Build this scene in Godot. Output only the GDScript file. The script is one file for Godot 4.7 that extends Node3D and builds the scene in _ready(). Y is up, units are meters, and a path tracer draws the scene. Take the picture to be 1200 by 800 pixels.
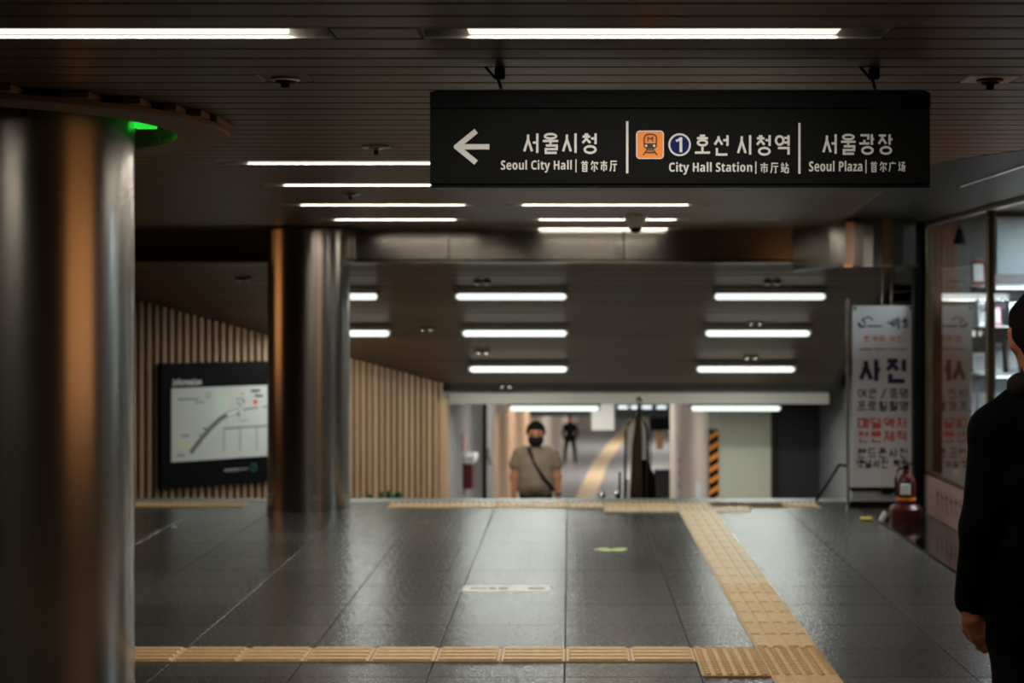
extends Node3D
# Underground concourse at the head of a staircase. y up, metres; the camera stands at x = 0, z = 0 and looks along -z.

const F := 1900.0          # focal length in pixels of the 1200 x 800 frame
const CX := 668.0          # principal point (shifted lens)
const CY := 371.0
const EYE := 1.58
const CEIL := 2.31         # underside of the slats
const LOW := -3.91         # floor of the lower hall
const EDGE := 14.1         # distance of the top of the stairs

var M := {}
var taken := {}
var rng := RandomNumberGenerator.new()

# ---------------------------------------------------------------- helpers
func P(px: float, py: float, d: float) -> Vector3:
	return Vector3((px - CX) * d / F, EYE - (py - CY) * d / F, -d)

func numbered(n: String) -> String:
	if not taken.has(n):
		taken[n] = 0
		return n
	taken[n] += 1
	return "%s_%03d" % [n, taken[n]]

func std(c: Color, rough := 0.7, metal := 0.0) -> StandardMaterial3D:
	var m := StandardMaterial3D.new()
	m.albedo_color = c
	m.roughness = rough
	m.metallic = metal
	return m

func glow(c: Color, e: float) -> StandardMaterial3D:
	var m := std(Color(0.9, 0.9, 0.88), 0.5)
	m.emission_enabled = true
	m.emission = c
	m.emission_energy_multiplier = e
	return m

func noise_tex(freq: float, lo: Color, hi: Color, sd: int, size := 512, oct := 4) -> NoiseTexture2D:
	var n := FastNoiseLite.new()
	n.seed = sd
	n.frequency = freq
	n.noise_type = FastNoiseLite.TYPE_SIMPLEX_SMOOTH
	n.fractal_octaves = oct
	var t := NoiseTexture2D.new()
	t.width = size
	t.height = size
	t.seamless = true
	t.noise = n
	var g := Gradient.new()
	g.set_color(0, lo)
	g.set_color(1, hi)
	t.color_ramp = g
	return t

func tri(m: StandardMaterial3D, scale: Vector3, world := true) -> StandardMaterial3D:
	m.uv1_triplanar = true
	m.uv1_world_triplanar = world
	m.uv1_scale = scale
	return m

func thing(called: String, label: String, category: String, at := Vector3.ZERO, group := "") -> Node3D:
	var o := Node3D.new()
	o.name = numbered(called)
	o.position = at
	o.set_meta("label", label)
	o.set_meta("category", category)
	if group != "":
		o.set_meta("group", group)
	add_child(o)
	return o

func struct_node(called: String, label: String, category: String) -> Node3D:
	var o := thing(called, label, category)
	o.set_meta("kind", "structure")
	return o

func part(parent: Node3D, called: String, mesh: Mesh, m: Material, at := Vector3.ZERO, basis := Basis.IDENTITY) -> MeshInstance3D:
	var o := MeshInstance3D.new()
	o.name = called
	o.mesh = mesh
	o.material_override = null
	o.set_surface_override_material(0, m)
	parent.add_child(o, true)
	o.transform = Transform3D(basis, at)
	return o

func solo(called: String, label: String, category: String, mesh: Mesh, m: Material, at := Vector3.ZERO, group := "") -> MeshInstance3D:
	var o := MeshInstance3D.new()
	o.name = numbered(called)
	o.mesh = mesh
	o.set_surface_override_material(0, m)
	o.position = at
	o.set_meta("label", label)
	o.set_meta("category", category)
	if group != "":
		o.set_meta("group", group)
	add_child(o)
	return o

func boxm(s: Vector3) -> BoxMesh:
	var b := BoxMesh.new()
	b.size = s
	return b

# box between two corners, in the parent's space (parent sits at its own position)
func bx(parent: Node3D, called: String, a: Vector3, b: Vector3, m: Material) -> MeshInstance3D:
	return part(parent, called, boxm((b - a).abs()), m, (a + b) / 2.0 - parent.position)

func face(st: SurfaceTool, pts: Array, n: Vector3) -> void:
	var c: Vector3 = (pts[1] - pts[0]).cross(pts[2] - pts[0])
	var q := pts.duplicate()
	if c.dot(n) > 0.0:
		q.reverse()
	for i in range(1, q.size() - 1):
		for v in [q[0], q[i], q[i + 1]]:
			st.set_normal(n)
			st.set_uv(Vector2(v.x, v.y))
			st.add_vertex(v)

func sts() -> SurfaceTool:
	var st := SurfaceTool.new()
	st.begin(Mesh.PRIMITIVE_TRIANGLES)
	return st

# chamfered box added to a SurfaceTool
func cbox(st: SurfaceTool, c: Vector3, s: Vector3, ch: float) -> void:
	var h := s / 2.0
	ch = minf(ch, minf(h.x, minf(h.y, h.z)) * 0.9)
	for ax in 3:
		var u := (ax + 1) % 3
		var w := (ax + 2) % 3
		for sg in [-1.0, 1.0]:
			var pts := []
			for k in [[-1, -1], [1, -1], [1, 1], [-1, 1]]:
				var v := Vector3.ZERO
				v[ax] = sg * h[ax]
				v[u] = k[0] * (h[u] - ch)
				v[w] = k[1] * (h[w] - ch)
				pts.append(c + v)
			var n := Vector3.ZERO
			n[ax] = sg
			face(st, pts, n)
			for sg2 in [-1.0, 1.0]:
				var e := []
				for kk in [-1.0, 1.0]:
					var v := Vector3.ZERO
					v[ax] = sg * h[ax]
					v[u] = sg2 * (h[u] - ch)
					v[w] = kk * (h[w] - ch)
					e.append(c + v)
				for kk in [1.0, -1.0]:
					var v := Vector3.ZERO
					v[ax] = sg * (h[ax] - ch)
					v[u] = sg2 * h[u]
					v[w] = kk * (h[w] - ch)
					e.append(c + v)
				var n2 := Vector3.ZERO
				n2[ax] = sg
				n2[u] = sg2
				face(st, e, n2.normalized())
	for sx in [-1.0, 1.0]:
		for sy in [-1.0, 1.0]:
			for sz in [-1.0, 1.0]:
				face(st, [c + Vector3(sx * h.x, sy * (h.y - ch), sz * (h.z - ch)), c + Vector3(sx * (h.x - ch), sy * h.y, sz * (h.z - ch)), c + Vector3(sx * (h.x - ch), sy * (h.y - ch), sz * h.z)], Vector3(sx, sy, sz).normalized())

func cboxm(s: Vector3, ch: float) -> ArrayMesh:
	var st := sts()
	cbox(st, Vector3.ZERO, s, ch)
	return st.commit()

func cb(parent: Node3D, called: String, a: Vector3, b: Vector3, m: Material, ch := 0.004) -> MeshInstance3D:
	return part(parent, called, cboxm((b - a).abs(), ch), m, (a + b) / 2.0 - parent.position)

# profile: points (radius, height); smooth round the axis
func lathe(profile: Array, segs := 32) -> ArrayMesh:
	var st := sts()
	var loop := profile.duplicate()
	loop.append(Vector2(0, profile[-1].y))
	loop.append(Vector2(0, profile[0].y))
	var twice := 0.0
	for i in loop.size():
		twice += loop[i].cross(loop[(i + 1) % loop.size()])
	if twice < 0.0:
		profile = profile.duplicate()
		profile.reverse()
	for i in profile.size() - 1:
		var a: Vector2 = profile[i]
		var b: Vector2 = profile[i + 1]
		if a.distance_to(b) < 1e-6:
			continue
		var t := (b - a).normalized()
		var nn := Vector2(t.y, -t.x)
		for s in segs:
			var p0 := TAU * s / segs
			var p1 := TAU * (s + 1) / segs
			var d0 := Vector3(cos(p0), 0, sin(p0))
			var d1 := Vector3(cos(p1), 0, sin(p1))
			var q := [d0 * a.x + Vector3.UP * a.y, d0 * b.x + Vector3.UP * b.y, d1 * b.x + Vector3.UP * b.y, d1 * a.x + Vector3.UP * a.y]
			var n0 := (d0 * nn.x + Vector3.UP * nn.y).normalized()
			var n1 := (d1 * nn.x + Vector3.UP * nn.y).normalized()
			var ns := [n0, n0, n1, n1]
			for k in [0, 2, 1, 0, 3, 2]:
				st.set_normal(ns[k])
				st.set_uv(Vector2(float(s + (1 if k > 1 else 0)) / segs, q[k].y))
				st.add_vertex(q[k])
	return st.commit()

func tube(path: Array, r: float, segs := 10, cap := true) -> ArrayMesh:
	var st := sts()
	tube_to(st, path, r, segs, cap)
	return st.commit()

func tube_to(st: SurfaceTool, path: Array, r: float, segs := 10, cap := true) -> void:
	var rings := []
	for i in path.size():
		var t: Vector3
		if i == 0:
			t = path[1] - path[0]
		elif i == path.size() - 1:
			t = path[i] - path[i - 1]
		else:
			t = (path[i + 1] - path[i]).normalized() + (path[i] - path[i - 1]).normalized()
		t = t.normalized()
		var up := Vector3.UP if absf(t.y) < 0.95 else Vector3.RIGHT
		var u := t.cross(up).normalized()
		var w := u.cross(t).normalized()
		var ring := []
		for s in segs:
			var a := TAU * s / segs
			ring.append(u * cos(a) + w * sin(a))
		rings.append(ring)
	for i in path.size() - 1:
		for s in segs:
			var s2 := (s + 1) % segs
			var q := [[i, s], [i + 1, s], [i + 1, s2], [i, s2]]
			for k in [0, 2, 1, 0, 3, 2]:
				var n: Vector3 = rings[q[k][0]][q[k][1]]
				st.set_normal(n)
				st.set_uv(Vector2.ZERO)
				st.add_vertex(path[q[k][0]] + n * r)
	if cap:
		for e in [0, path.size() - 1]:
			var pts := []
			for s in segs:
				pts.append(path[e] + rings[e][s] * r)
			var n: Vector3 = (path[0] - path[1]).normalized() if e == 0 else (path[e] - path[e - 1]).normalized()
			face(st, pts, n)

# polygon in the xz plane (array of Vector2 x,z) raised from y0 to y1
func slab(poly: Array, y0: float, y1: float) -> ArrayMesh:
	var st := sts()
	var pk := PackedVector2Array(poly)
	var idx := Geometry2D.triangulate_polygon(pk)
	for i in range(0, idx.size(), 3):
		var a := pk[idx[i]]
		var b := pk[idx[i + 1]]
		var c := pk[idx[i + 2]]
		face(st, [Vector3(a.x, y1, a.y), Vector3(b.x, y1, b.y), Vector3(c.x, y1, c.y)], Vector3.UP)
		face(st, [Vector3(a.x, y0, a.y), Vector3(b.x, y0, b.y), Vector3(c.x, y0, c.y)], Vector3.DOWN)
	var cw := Geometry2D.is_polygon_clockwise(pk)
	for i in pk.size():
		var a := pk[i]
		var b := pk[(i + 1) % pk.size()]
		var t := (b - a).normalized()
		var n := Vector3(t.y, 0, -t.x)
		if cw:
			n = -n
		face(st, [Vector3(a.x, y0, a.y), Vector3(b.x, y0, b.y), Vector3(b.x, y1, b.y), Vector3(a.x, y1, a.y)], n)
	return st.commit()

# polygon in the xy plane raised from z0 to z1
func plate(poly: Array, z0: float, z1: float) -> ArrayMesh:
	var st := sts()
	plate_to(st, poly, z0, z1)
	return st.commit()

func plate_to(st: SurfaceTool, poly: Array, z0: float, z1: float) -> void:
	var pk := PackedVector2Array(poly)
	var idx := Geometry2D.triangulate_polygon(pk)
	for i in range(0, idx.size(), 3):
		var a := pk[idx[i]]
		var b := pk[idx[i + 1]]
		var c := pk[idx[i + 2]]
		face(st, [Vector3(a.x, a.y, z1), Vector3(b.x, b.y, z1), Vector3(c.x, c.y, z1)], Vector3.BACK)
		face(st, [Vector3(a.x, a.y, z0), Vector3(b.x, b.y, z0), Vector3(c.x, c.y, z0)], Vector3.FORWARD)
	var cw := Geometry2D.is_polygon_clockwise(pk)
	for i in pk.size():
		var a := pk[i]
		var b := pk[(i + 1) % pk.size()]
		var t := (b - a).normalized()
		var n := Vector3(t.y, -t.x, 0)
		if cw:
			n = -n
		face(st, [Vector3(a.x, a.y, z0), Vector3(b.x, b.y, z0), Vector3(b.x, b.y, z1), Vector3(a.x, a.y, z1)], n)

# wall of some thickness that follows a path in plan (Vector2 x,z); the thickness lies to the side given by sgn
func wall_path(path: Array, y0: float, y1: float, thick: float, sgn: float) -> ArrayMesh:
	var out := []
	for i in path.size():
		var t: Vector2
		if i == 0:
			t = path[1] - path[0]
		elif i == path.size() - 1:
			t = path[i] - path[i - 1]
		else:
			t = (path[i + 1] - path[i]).normalized() + (path[i] - path[i - 1]).normalized()
		t = t.normalized()
		out.append(path[i] + Vector2(-t.y, t.x) * thick * sgn)
	var poly := path.duplicate()
	out.reverse()
	poly.append_array(out)
	return slab(poly, y0, y1)

# ---------------------------------------------------------------- lettering: strokes laid flat on a panel
# a stroke list: each entry is a polyline of Vector2 (x right, y down, unit box) or ["o", centre, rx, ry]
const CHO := ["g", "gg", "n", "d", "dd", "r", "m", "b", "bb", "s", "ss", "o", "j", "jj", "c", "k", "t", "p", "h"]
const JONG := ["", "g", "gg", "gs", "n", "nj", "nh", "d", "r", "rg", "rm", "rb", "rs", "rt", "rp", "rh", "m", "b", "bs", "s", "ss", "o", "j", "c", "k", "t", "p", "h"]

func v2(a: Array) -> Array:
	var r := []
	for i in range(0, a.size(), 2):
		r.append(Vector2(a[i], a[i + 1]))
	return r

func jamo(k: String, side: bool) -> Array:
	match k:
		"g": return [v2([0, 0, 1, 0, 0.85, 0.5, 0.25, 1])] if side else [v2([0, 0, 1, 0, 1, 1])]
		"n": return [v2([0, 0, 0, 1, 1, 1])]
		"d": return [v2([1, 0, 0, 0, 0, 1, 1, 1])]
		"r": return [v2([0, 0, 1, 0, 1, 0.5, 0, 0.5, 0, 1, 1, 1])]
		"m": return [v2([0, 0, 1, 0, 1, 1, 0, 1, 0, 0])]
		"b": return [v2([0, 0, 0, 1, 1, 1, 1, 0]), v2([0, 0.48, 1, 0.48])]
		"s": return [v2([0.5, 0, 0.48, 0.3, 0.0, 1]), v2([0.5, 0.3, 1.0, 1])]
		"o": return [["o", Vector2(0.5, 0.5), 0.5, 0.5]]
		"j": return [v2([0, 0, 1, 0]), v2([0.5, 0, 0.48, 0.35, 0.0, 1]), v2([0.5, 0.35, 1.0, 1])]
		"c": return [v2([0.25, 0, 0.75, 0]), v2([0, 0.24, 1, 0.24]), v2([0.5, 0.24, 0.48, 0.5, 0.0, 1]), v2([0.5, 0.5, 1.0, 1])]
		"k": return [v2([0, 0, 1, 0, 0.85, 0.5, 0.25, 1]), v2([0, 0.48, 0.9, 0.45])]
		"t": return [v2([1, 0, 0, 0, 0, 1, 1, 1]), v2([0, 0.5, 1, 0.5])]
		"p": return [v2([0, 0, 1, 0]), v2([0, 1, 1, 1]), v2([0.28, 0, 0.28, 1]), v2([0.72, 0, 0.72, 1])]
		"h": return [v2([0.25, 0, 0.75, 0]), v2([0, 0.26, 1, 0.26]), ["o", Vector2(0.5, 0.74), 0.42, 0.27]]
	if k.length() == 2:
		var r := []
		for i in 2:
			for s in jamo(k[i], side):
				r.append(fit(s, 0.54 * i, 0.0, 0.54 * i + 0.46, 1.0))
		return r
	return []

func fit(s: Array, x0: float, y0: float, x1: float, y1: float) -> Array:
	if s[0] is String:
		return ["o", Vector2(lerpf(x0, x1, s[1].x), lerpf(y0, y1, s[1].y)), s[2] * (x1 - x0), s[3] * (y1 - y0)]
	var r := []
	for p in s:
		r.append(Vector2(lerpf(x0, x1, p.x), lerpf(y0, y1, p.y)))
	return r

func hangul(code: int) -> Array:
	var n := code - 0xAC00
	var cho: String = CHO[n / 588]
	var v := (n % 588) / 28
	var jong: String = JONG[n % 28]
	var out := []
	var low := 1.0 if jong == "" else 0.57
	var kind := 0   # 0 vertical, 1 horizontal, 2 both
	if v in [8, 12, 13, 17, 18]:
		kind = 1
	elif v in [9, 10, 11, 14, 15, 16, 19]:
		kind = 2
	var box := [0.06, 0.06, 0.56, low - 0.08]
	if kind == 1:
		box = [0.14, 0.03, 0.86, 0.52 if jong == "" else 0.26]
	elif kind == 2:
		box = [0.08, 0.05, 0.6, 0.5 if jong == "" else 0.28]
	for s in jamo(cho, kind == 0):
		out.append(fit(s, box[0], box[1], box[2], box[3]))
	var vb := low - 0.02 if jong != "" else 1.0
	if kind == 0:
		var my := vb * 0.47
		match v:
			0: out.append_array([v2([0.8, 0, 0.8, vb]), v2([0.8, my, 1.0, my])])
			1: out.append_array([v2([0.72, 0, 0.72, vb]), v2([0.95, 0, 0.95, vb]), v2([0.72, my, 0.95, my])])
			2: out.append_array([v2([0.8, 0, 0.8, vb]), v2([0.8, my - 0.12, 1.0, my - 0.12]), v2([0.8, my + 0.12, 1.0, my + 0.12])])
			4: out.append_array([v2([0.9, 0, 0.9, vb]), v2([0.62, my, 0.9, my])])
			5: out.append_array([v2([0.74, 0, 0.74, vb]), v2([0.95, 0, 0.95, vb]), v2([0.54, my, 0.74, my])])
			6: out.append_array([v2([0.9, 0, 0.9, vb]), v2([0.62, my - 0.12, 0.9, my - 0.12]), v2([0.62, my + 0.12, 0.9, my + 0.12])])
			7: out.append_array([v2([0.76, 0, 0.76, vb]), v2([0.96, 0, 0.96, vb]), v2([0.56, my - 0.1, 0.76, my - 0.1]), v2([0.56, my + 0.1, 0.76, my + 0.1])])
			20: out.append(v2([0.86, 0, 0.86, vb]))
	elif kind == 1:
		var by := 0.9 if jong == "" else 0.46
		var st0 := 0.6 if jong == "" else 0.32
		match v:
			8: out.append_array([v2([0.5, st0, 0.5, by]), v2([0, by, 1, by])])
			12: out.append_array([v2([0.35, st0, 0.35, by]), v2([0.65, st0, 0.65, by]), v2([0, by, 1, by])])
			13:
				var hy := 0.66 if jong == "" else 0.385
				out.append_array([v2([0, hy, 1, hy]), v2([0.5, hy, 0.5, 1.0 if jong == "" else 0.55])])
			17:
				var hy := 0.66 if jong == "" else 0.385
				var e := 1.0 if jong == "" else 0.55
				out.append_array([v2([0, hy, 1, hy]), v2([0.35, hy, 0.35, e]), v2([0.65, hy, 0.65, e])])
			18: out.append(v2([0, by, 1, by]))
	else:
		var by := 0.76 if jong == "" else 0.47
		if v in [9, 10, 11]:
			out.append_array([v2([0.34, by - 0.18, 0.34, by]), v2([0, by, 0.68, by])])
		elif v in [14, 15, 16]:
			out.append_array([v2([0, by - 0.08, 0.68, by - 0.08]), v2([0.34, by - 0.08, 0.34, by + 0.14])])
		else:
			out.append(v2([0, by, 0.68, by]))
		out.append(v2([0.85, 0, 0.85, vb]))
		if v in [9, 10]:
			out.append(v2([0.85, vb * 0.45, 1.0, vb * 0.45]))
		elif v in [14, 15]:
			out.append(v2([0.72, vb * 0.62 + 0.08, 0.85, vb * 0.62 + 0.08]))
	if jong != "":
		for s in jamo(jong, false):
			out.append(fit(s, 0.2, 0.66 if jong != "r" else 0.62, 0.9, 1.0))
	return out

func hanja(c: String) -> Array:
	match c:
		"首": return [v2([0.25, 0.02, 0.36, 0.14]), v2([0.74, 0.02, 0.62, 0.14]), v2([0.04, 0.2, 0.96, 0.2]), v2([0.5, 0.2, 0.45, 0.36]), v2([0.24, 0.36, 0.78, 0.36, 0.78, 0.98, 0.24, 0.98, 0.24, 0.36]), v2([0.24, 0.57, 0.78, 0.57]), v2([0.24, 0.77, 0.78, 0.77])]
		"尔": return [v2([0.3, 0.02, 0.08, 0.4]), v2([0.22, 0.2, 0.94, 0.2, 0.86, 0.38]), v2([0.52, 0.2, 0.52, 0.96, 0.38, 0.92]), v2([0.3, 0.5, 0.12, 0.84]), v2([0.7, 0.5, 0.92, 0.82])]
		"市": return [v2([0.5, 0, 0.5, 0.2]), v2([0.04, 0.2, 0.96, 0.2]), v2([0.18, 0.86, 0.18, 0.42, 0.83, 0.42, 0.83, 0.82, 0.7, 0.82]), v2([0.5, 0.2, 0.5, 1])]
		"厅": return [v2([0.95, 0.06, 0.18, 0.06, 0.18, 0.6, 0.04, 0.98]), v2([0.34, 0.35, 0.97, 0.35]), v2([0.66, 0.35, 0.66, 0.95, 0.5, 0.92])]
		"站": return [v2([0.2, 0, 0.25, 0.14]), v2([0.02, 0.22, 0.45, 0.22]), v2([0.12, 0.35, 0.16, 0.7]), v2([0.36, 0.35, 0.3, 0.7]), v2([0.02, 0.86, 0.46, 0.78]), v2([0.7, 0, 0.7, 0.52]), v2([0.7, 0.24, 0.98, 0.24]), v2([0.54, 0.52, 0.93, 0.52, 0.93, 0.95, 0.54, 0.95, 0.54, 0.52])]
		"广": return [v2([0.52, 0, 0.55, 0.16]), v2([0.97, 0.18, 0.18, 0.18, 0.17, 0.6, 0.04, 0.98])]
		"场": return [v2([0.03, 0.32, 0.37, 0.32]), v2([0.2, 0.02, 0.2, 0.8]), v2([0.02, 0.88, 0.4, 0.74]), v2([0.45, 0.1, 0.88, 0.1, 0.5, 0.42, 0.94, 0.42, 0.87, 0.92, 0.74, 0.9]), v2([0.67, 0.42, 0.4, 0.85]), v2([0.82, 0.45, 0.56, 0.95])]
	return []

# draws strokes into st: box (x, y top, w, h) with y up; t = stroke width in metres, z = height above the panel
func draw(st: SurfaceTool, strokes: Array, x: float, y: float, w: float, h: float, t: float, z: float) -> void:
	var ix := x + t / 2
	var iy := y - t / 2
	var iw := w - t
	var ih := h - t
	for s in strokes:
		if s[0] is String:
			var c := Vector2(ix + s[1].x * iw, iy - s[1].y * ih)
			var rx: float = s[2] * iw
			var ry: float = s[3] * ih
			layer += 1
			var zo := z + 0.00012 * (layer % 9)
			for k in 20:
				var a0 := TAU * k / 20
				var a1 := TAU * (k + 1) / 20
				var q := []
				for e in [[a0, -1.0], [a0, 1.0], [a1, 1.0], [a1, -1.0]]:
					q.append(Vector3(c.x + cos(e[0]) * (rx + e[1] * t / 2), c.y + sin(e[0]) * (ry + e[1] * t / 2), zo))
				face(st, q, Vector3.BACK)
			continue
		var closed: bool = s.size() > 2 and s[0].distance_to(s[-1]) < 1e-4
		for i in s.size() - 1:
			var a := Vector2(ix + s[i].x * iw, iy - s[i].y * ih)
			var b := Vector2(ix + s[i + 1].x * iw, iy - s[i + 1].y * ih)
			seg(st, a, b, t, z, i > 0 or closed, i < s.size() - 2 or closed)

var layer := 0
func seg(st: SurfaceTool, a: Vector2, b: Vector2, t: float, z: float, e0 := false, e1 := false) -> void:
	layer += 1
	z += 0.00012 * (layer % 9)      # crossing strokes lie one over the other like layers of vinyl
	var d := (b - a).normalized()
	var n := Vector2(-d.y, d.x) * t / 2
	if e0:
		a -= d * t / 2
	if e1:
		b += d * t / 2
	face(st, [Vector3(a.x + n.x, a.y + n.y, z), Vector3(b.x + n.x, b.y + n.y, z), Vector3(b.x - n.x, b.y - n.y, z), Vector3(a.x - n.x, a.y - n.y, z)], Vector3.BACK)

# a line of Hangul or Chinese characters in a box given by its corners (x0, y top) (x1, y bottom)
func line_of(parent: Node3D, called: String, m: Material, text: String, x0: float, y0: float, x1: float, y1: float, weight := 0.13, gap := 0.07, z := 0.001) -> void:
	var n := 0.0
	for c in text:
		n += 0.45 if c == " " else 0.7 if c == "/" else 1.0
	var adv := (x1 - x0) / n
	var x := x0
	for c in text:
		if c == " ":
			x += adv * 0.45
			continue
		var st := sts()
		if c == "/":
			seg(st, Vector2(x + adv * 0.2, y1), Vector2(x + adv * 0.5, y0), (y0 - y1) * weight, z)
			part(parent, called, st.commit(), m)
			x += adv * 0.7
			continue
		var code := c.unicode_at(0)
		var strokes: Array = hangul(code) if code >= 0xAC00 and code <= 0xD7A3 else hanja(c)
		draw(st, strokes, x + adv * gap / 2, y0, adv * (1.0 - gap), y0 - y1, (y0 - y1) * weight, z)
		part(parent, called, st.commit(), m)
		x += adv

func latin(parent: Node3D, called: String, text: String, x0: float, y0: float, x1: float, y1: float, m: Material, z := 0.001, bold := true) -> void:
	var f := SystemFont.new()
	f.font_names = PackedStringArray(["Droid Sans"])
	f.font_weight = 700 if bold else 400
	var t := TextMesh.new()
	t.font = f
	t.font_size = 64
	t.pixel_size = 0.01
	t.depth = 0.002
	t.curve_step = 1.0
	t.text = text
	var b := t.get_aabb()
	var o := MeshInstance3D.new()
	o.name = called
	o.mesh = t
	o.set_surface_override_material(0, m)
	parent.add_child(o, true)
	var sx := (x1 - x0) / b.size.x
	var sy := (y0 - y1) / b.size.y
	o.scale = Vector3(sx, sy, 0.5)
	o.position = Vector3(x0 - b.position.x * sx, y1 - b.position.y * sy, z)

func disc(st: SurfaceTool, c: Vector2, rx: float, ry: float, z: float, segs := 28) -> void:
	var pts := []
	for k in segs:
		pts.append(Vector3(c.x + cos(TAU * k / segs) * rx, c.y + sin(TAU * k / segs) * ry, z))
	face(st, pts, Vector3.BACK)

func rrect(x0: float, y0: float, x1: float, y1: float, r: float) -> Array:
	var out := []
	var cs := [[x1 - r, y1 - r, 0.0], [x0 + r, y1 - r, PI / 2], [x0 + r, y0 + r, PI], [x1 - r, y0 + r, PI * 1.5]]
	for c in cs:
		for k in 6:
			var a: float = c[2] + PI / 2 * k / 5.0
			out.append(Vector2(c[0] + cos(a) * r, c[1] + sin(a) * r))
	return out

# ---------------------------------------------------------------- bodies: distance field of tapered capsules, meshed as surface nets
# bones: [a, b, ra, rb, colour]
func body(bones: Array, cell: float, k := 0.03, flat := Vector3.ONE) -> ArrayMesh:
	var lo := Vector3(1e9, 1e9, 1e9)
	var hi := -lo
	for b in bones:
		var r := maxf(b[2], b[3]) + cell * 3
		for p in [b[0], b[1]]:
			lo = lo.min(p - Vector3.ONE * r)
			hi = hi.max(p + Vector3.ONE * r)
	var nx := int((hi.x - lo.x) / cell) + 2
	var ny := int((hi.y - lo.y) / cell) + 2
	var nz := int((hi.z - lo.z) / cell) + 2
	var field := PackedFloat32Array()
	field.resize(nx * ny * nz)
	field.fill(10.0)
	var best := PackedFloat32Array()
	best.resize(nx * ny * nz)
	best.fill(10.0)
	var who := PackedByteArray()
	who.resize(nx * ny * nz)
	var cols := []
	for bi in bones.size():
		var b: Array = bones[bi]
		cols.append(b[4])
		var a: Vector3 = b[0]
		var ab: Vector3 = b[1] - b[0]
		var l2 := maxf(ab.length_squared(), 1e-9)
		var m := maxf(b[2], b[3]) + k + cell * 2
		var p0: Vector3 = (b[0].min(b[1]) - Vector3.ONE * m - lo) / cell
		var p1: Vector3 = (b[0].max(b[1]) + Vector3.ONE * m - lo) / cell
		for iz in range(maxi(0, int(p0.z)), mini(nz, int(p1.z) + 2)):
			for iy in range(maxi(0, int(p0.y)), mini(ny, int(p1.y) + 2)):
				var base := (iz * ny + iy) * nx
				for ix in range(maxi(0, int(p0.x)), mini(nx, int(p1.x) + 2)):
					var p := lo + Vector3(ix, iy, iz) * cell
					var t := clampf((p - a).dot(ab) / l2, 0.0, 1.0)
					var d: float = ((p - a - ab * t) * flat).length() - lerpf(b[2], b[3], t)
					var i := base + ix
					if d < best[i]:
						best[i] = d
						who[i] = bi
					var f := field[i]
					var h := maxf(k - absf(f - d), 0.0) / k
					field[i] = minf(f, d) - h * h * k * 0.25
	var verts := PackedVector3Array()
	var norms := PackedVector3Array()
	var colors := PackedColorArray()
	var index := PackedInt32Array()
	var vid := {}
	var off := [0, 1, nx, nx + 1, nx * ny, nx * ny + 1, nx * ny + nx, nx * ny + nx + 1]
	for iz in nz - 1:
		for iy in ny - 1:
			for ix in nx - 1:
				var i := (iz * ny + iy) * nx + ix
				var mn := 10.0
				var mx := -10.0
				for o in off:
					var f := field[i + o]
					mn = minf(mn, f)
					mx = maxf(mx, f)
				if mn >= 0.0 or mx < 0.0:
					continue
				var sum := Vector3.ZERO
				var n := 0
				for e in [[0, 1], [2, 3], [4, 5], [6, 7], [0, 2], [1, 3], [4, 6], [5, 7], [0, 4], [1, 5], [2, 6], [3, 7]]:
					var fa := field[i + off[e[0]]]
					var fb := field[i + off[e[1]]]
					if (fa < 0.0) != (fb < 0.0):
						var t := fa / (fa - fb)
						var pa := Vector3(e[0] & 1, (e[0] >> 1) & 1, (e[0] >> 2) & 1)
						var pb := Vector3(e[1] & 1, (e[1] >> 1) & 1, (e[1] >> 2) & 1)
						sum += pa.lerp(pb, t)
						n += 1
				vid[i] = verts.size()
				verts.append(lo + (Vector3(ix, iy, iz) + sum / n) * cell)
				var g := Vector3(field[i + 1] + field[i + off[3]] + field[i + off[5]] + field[i + off[7]] - field[i] - field[i + off[2]] - field[i + off[4]] - field[i + off[6]],
					field[i + off[2]] + field[i + off[3]] + field[i + off[6]] + field[i + off[7]] - field[i] - field[i + 1] - field[i + off[4]] - field[i + off[5]],
					field[i + off[4]] + field[i + off[5]] + field[i + off[6]] + field[i + off[7]] - field[i] - field[i + 1] - field[i + off[2]] - field[i + off[3]])
				norms.append(g.normalized())
				var bw := 0
				var bb := 99.0
				for o in off:
					if best[i + o] < bb:
						bb = best[i + o]
						bw = who[i + o]
				colors.append(cols[bw])
	for iz in range(1, nz - 1):
		for iy in range(1, ny - 1):
			for ix in range(1, nx - 1):
				var i := (iz * ny + iy) * nx + ix
				var s := field[i] < 0.0
				for ax in 3:
					var o: int = [1, nx, nx * ny][ax]
					if (field[i + o] < 0.0) == s:
						continue
					var u: int = [nx, nx * ny, 1][ax]
					var w: int = [nx * ny, 1, nx][ax]
					var q := [i, i - u, i - u - w, i - w]
					var ok := true
					for c in q:
						ok = ok and vid.has(c)
					if not ok:
						continue
					var order := [0, 2, 1, 0, 3, 2] if s else [0, 1, 2, 0, 2, 3]
					for c in order:
						index.append(vid[q[c]])
	var arr := []
	arr.resize(Mesh.ARRAY_MAX)
	arr[Mesh.ARRAY_VERTEX] = verts
	arr[Mesh.ARRAY_NORMAL] = norms
	arr[Mesh.ARRAY_COLOR] = colors
	arr[Mesh.ARRAY_INDEX] = index
	var mesh := ArrayMesh.new()
	mesh.add_surface_from_arrays(Mesh.PRIMITIVE_TRIANGLES, arr)
	return mesh

func lin(r: int, g: int, b: int) -> Color:
	return Color8(r, g, b).srgb_to_linear()

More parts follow.
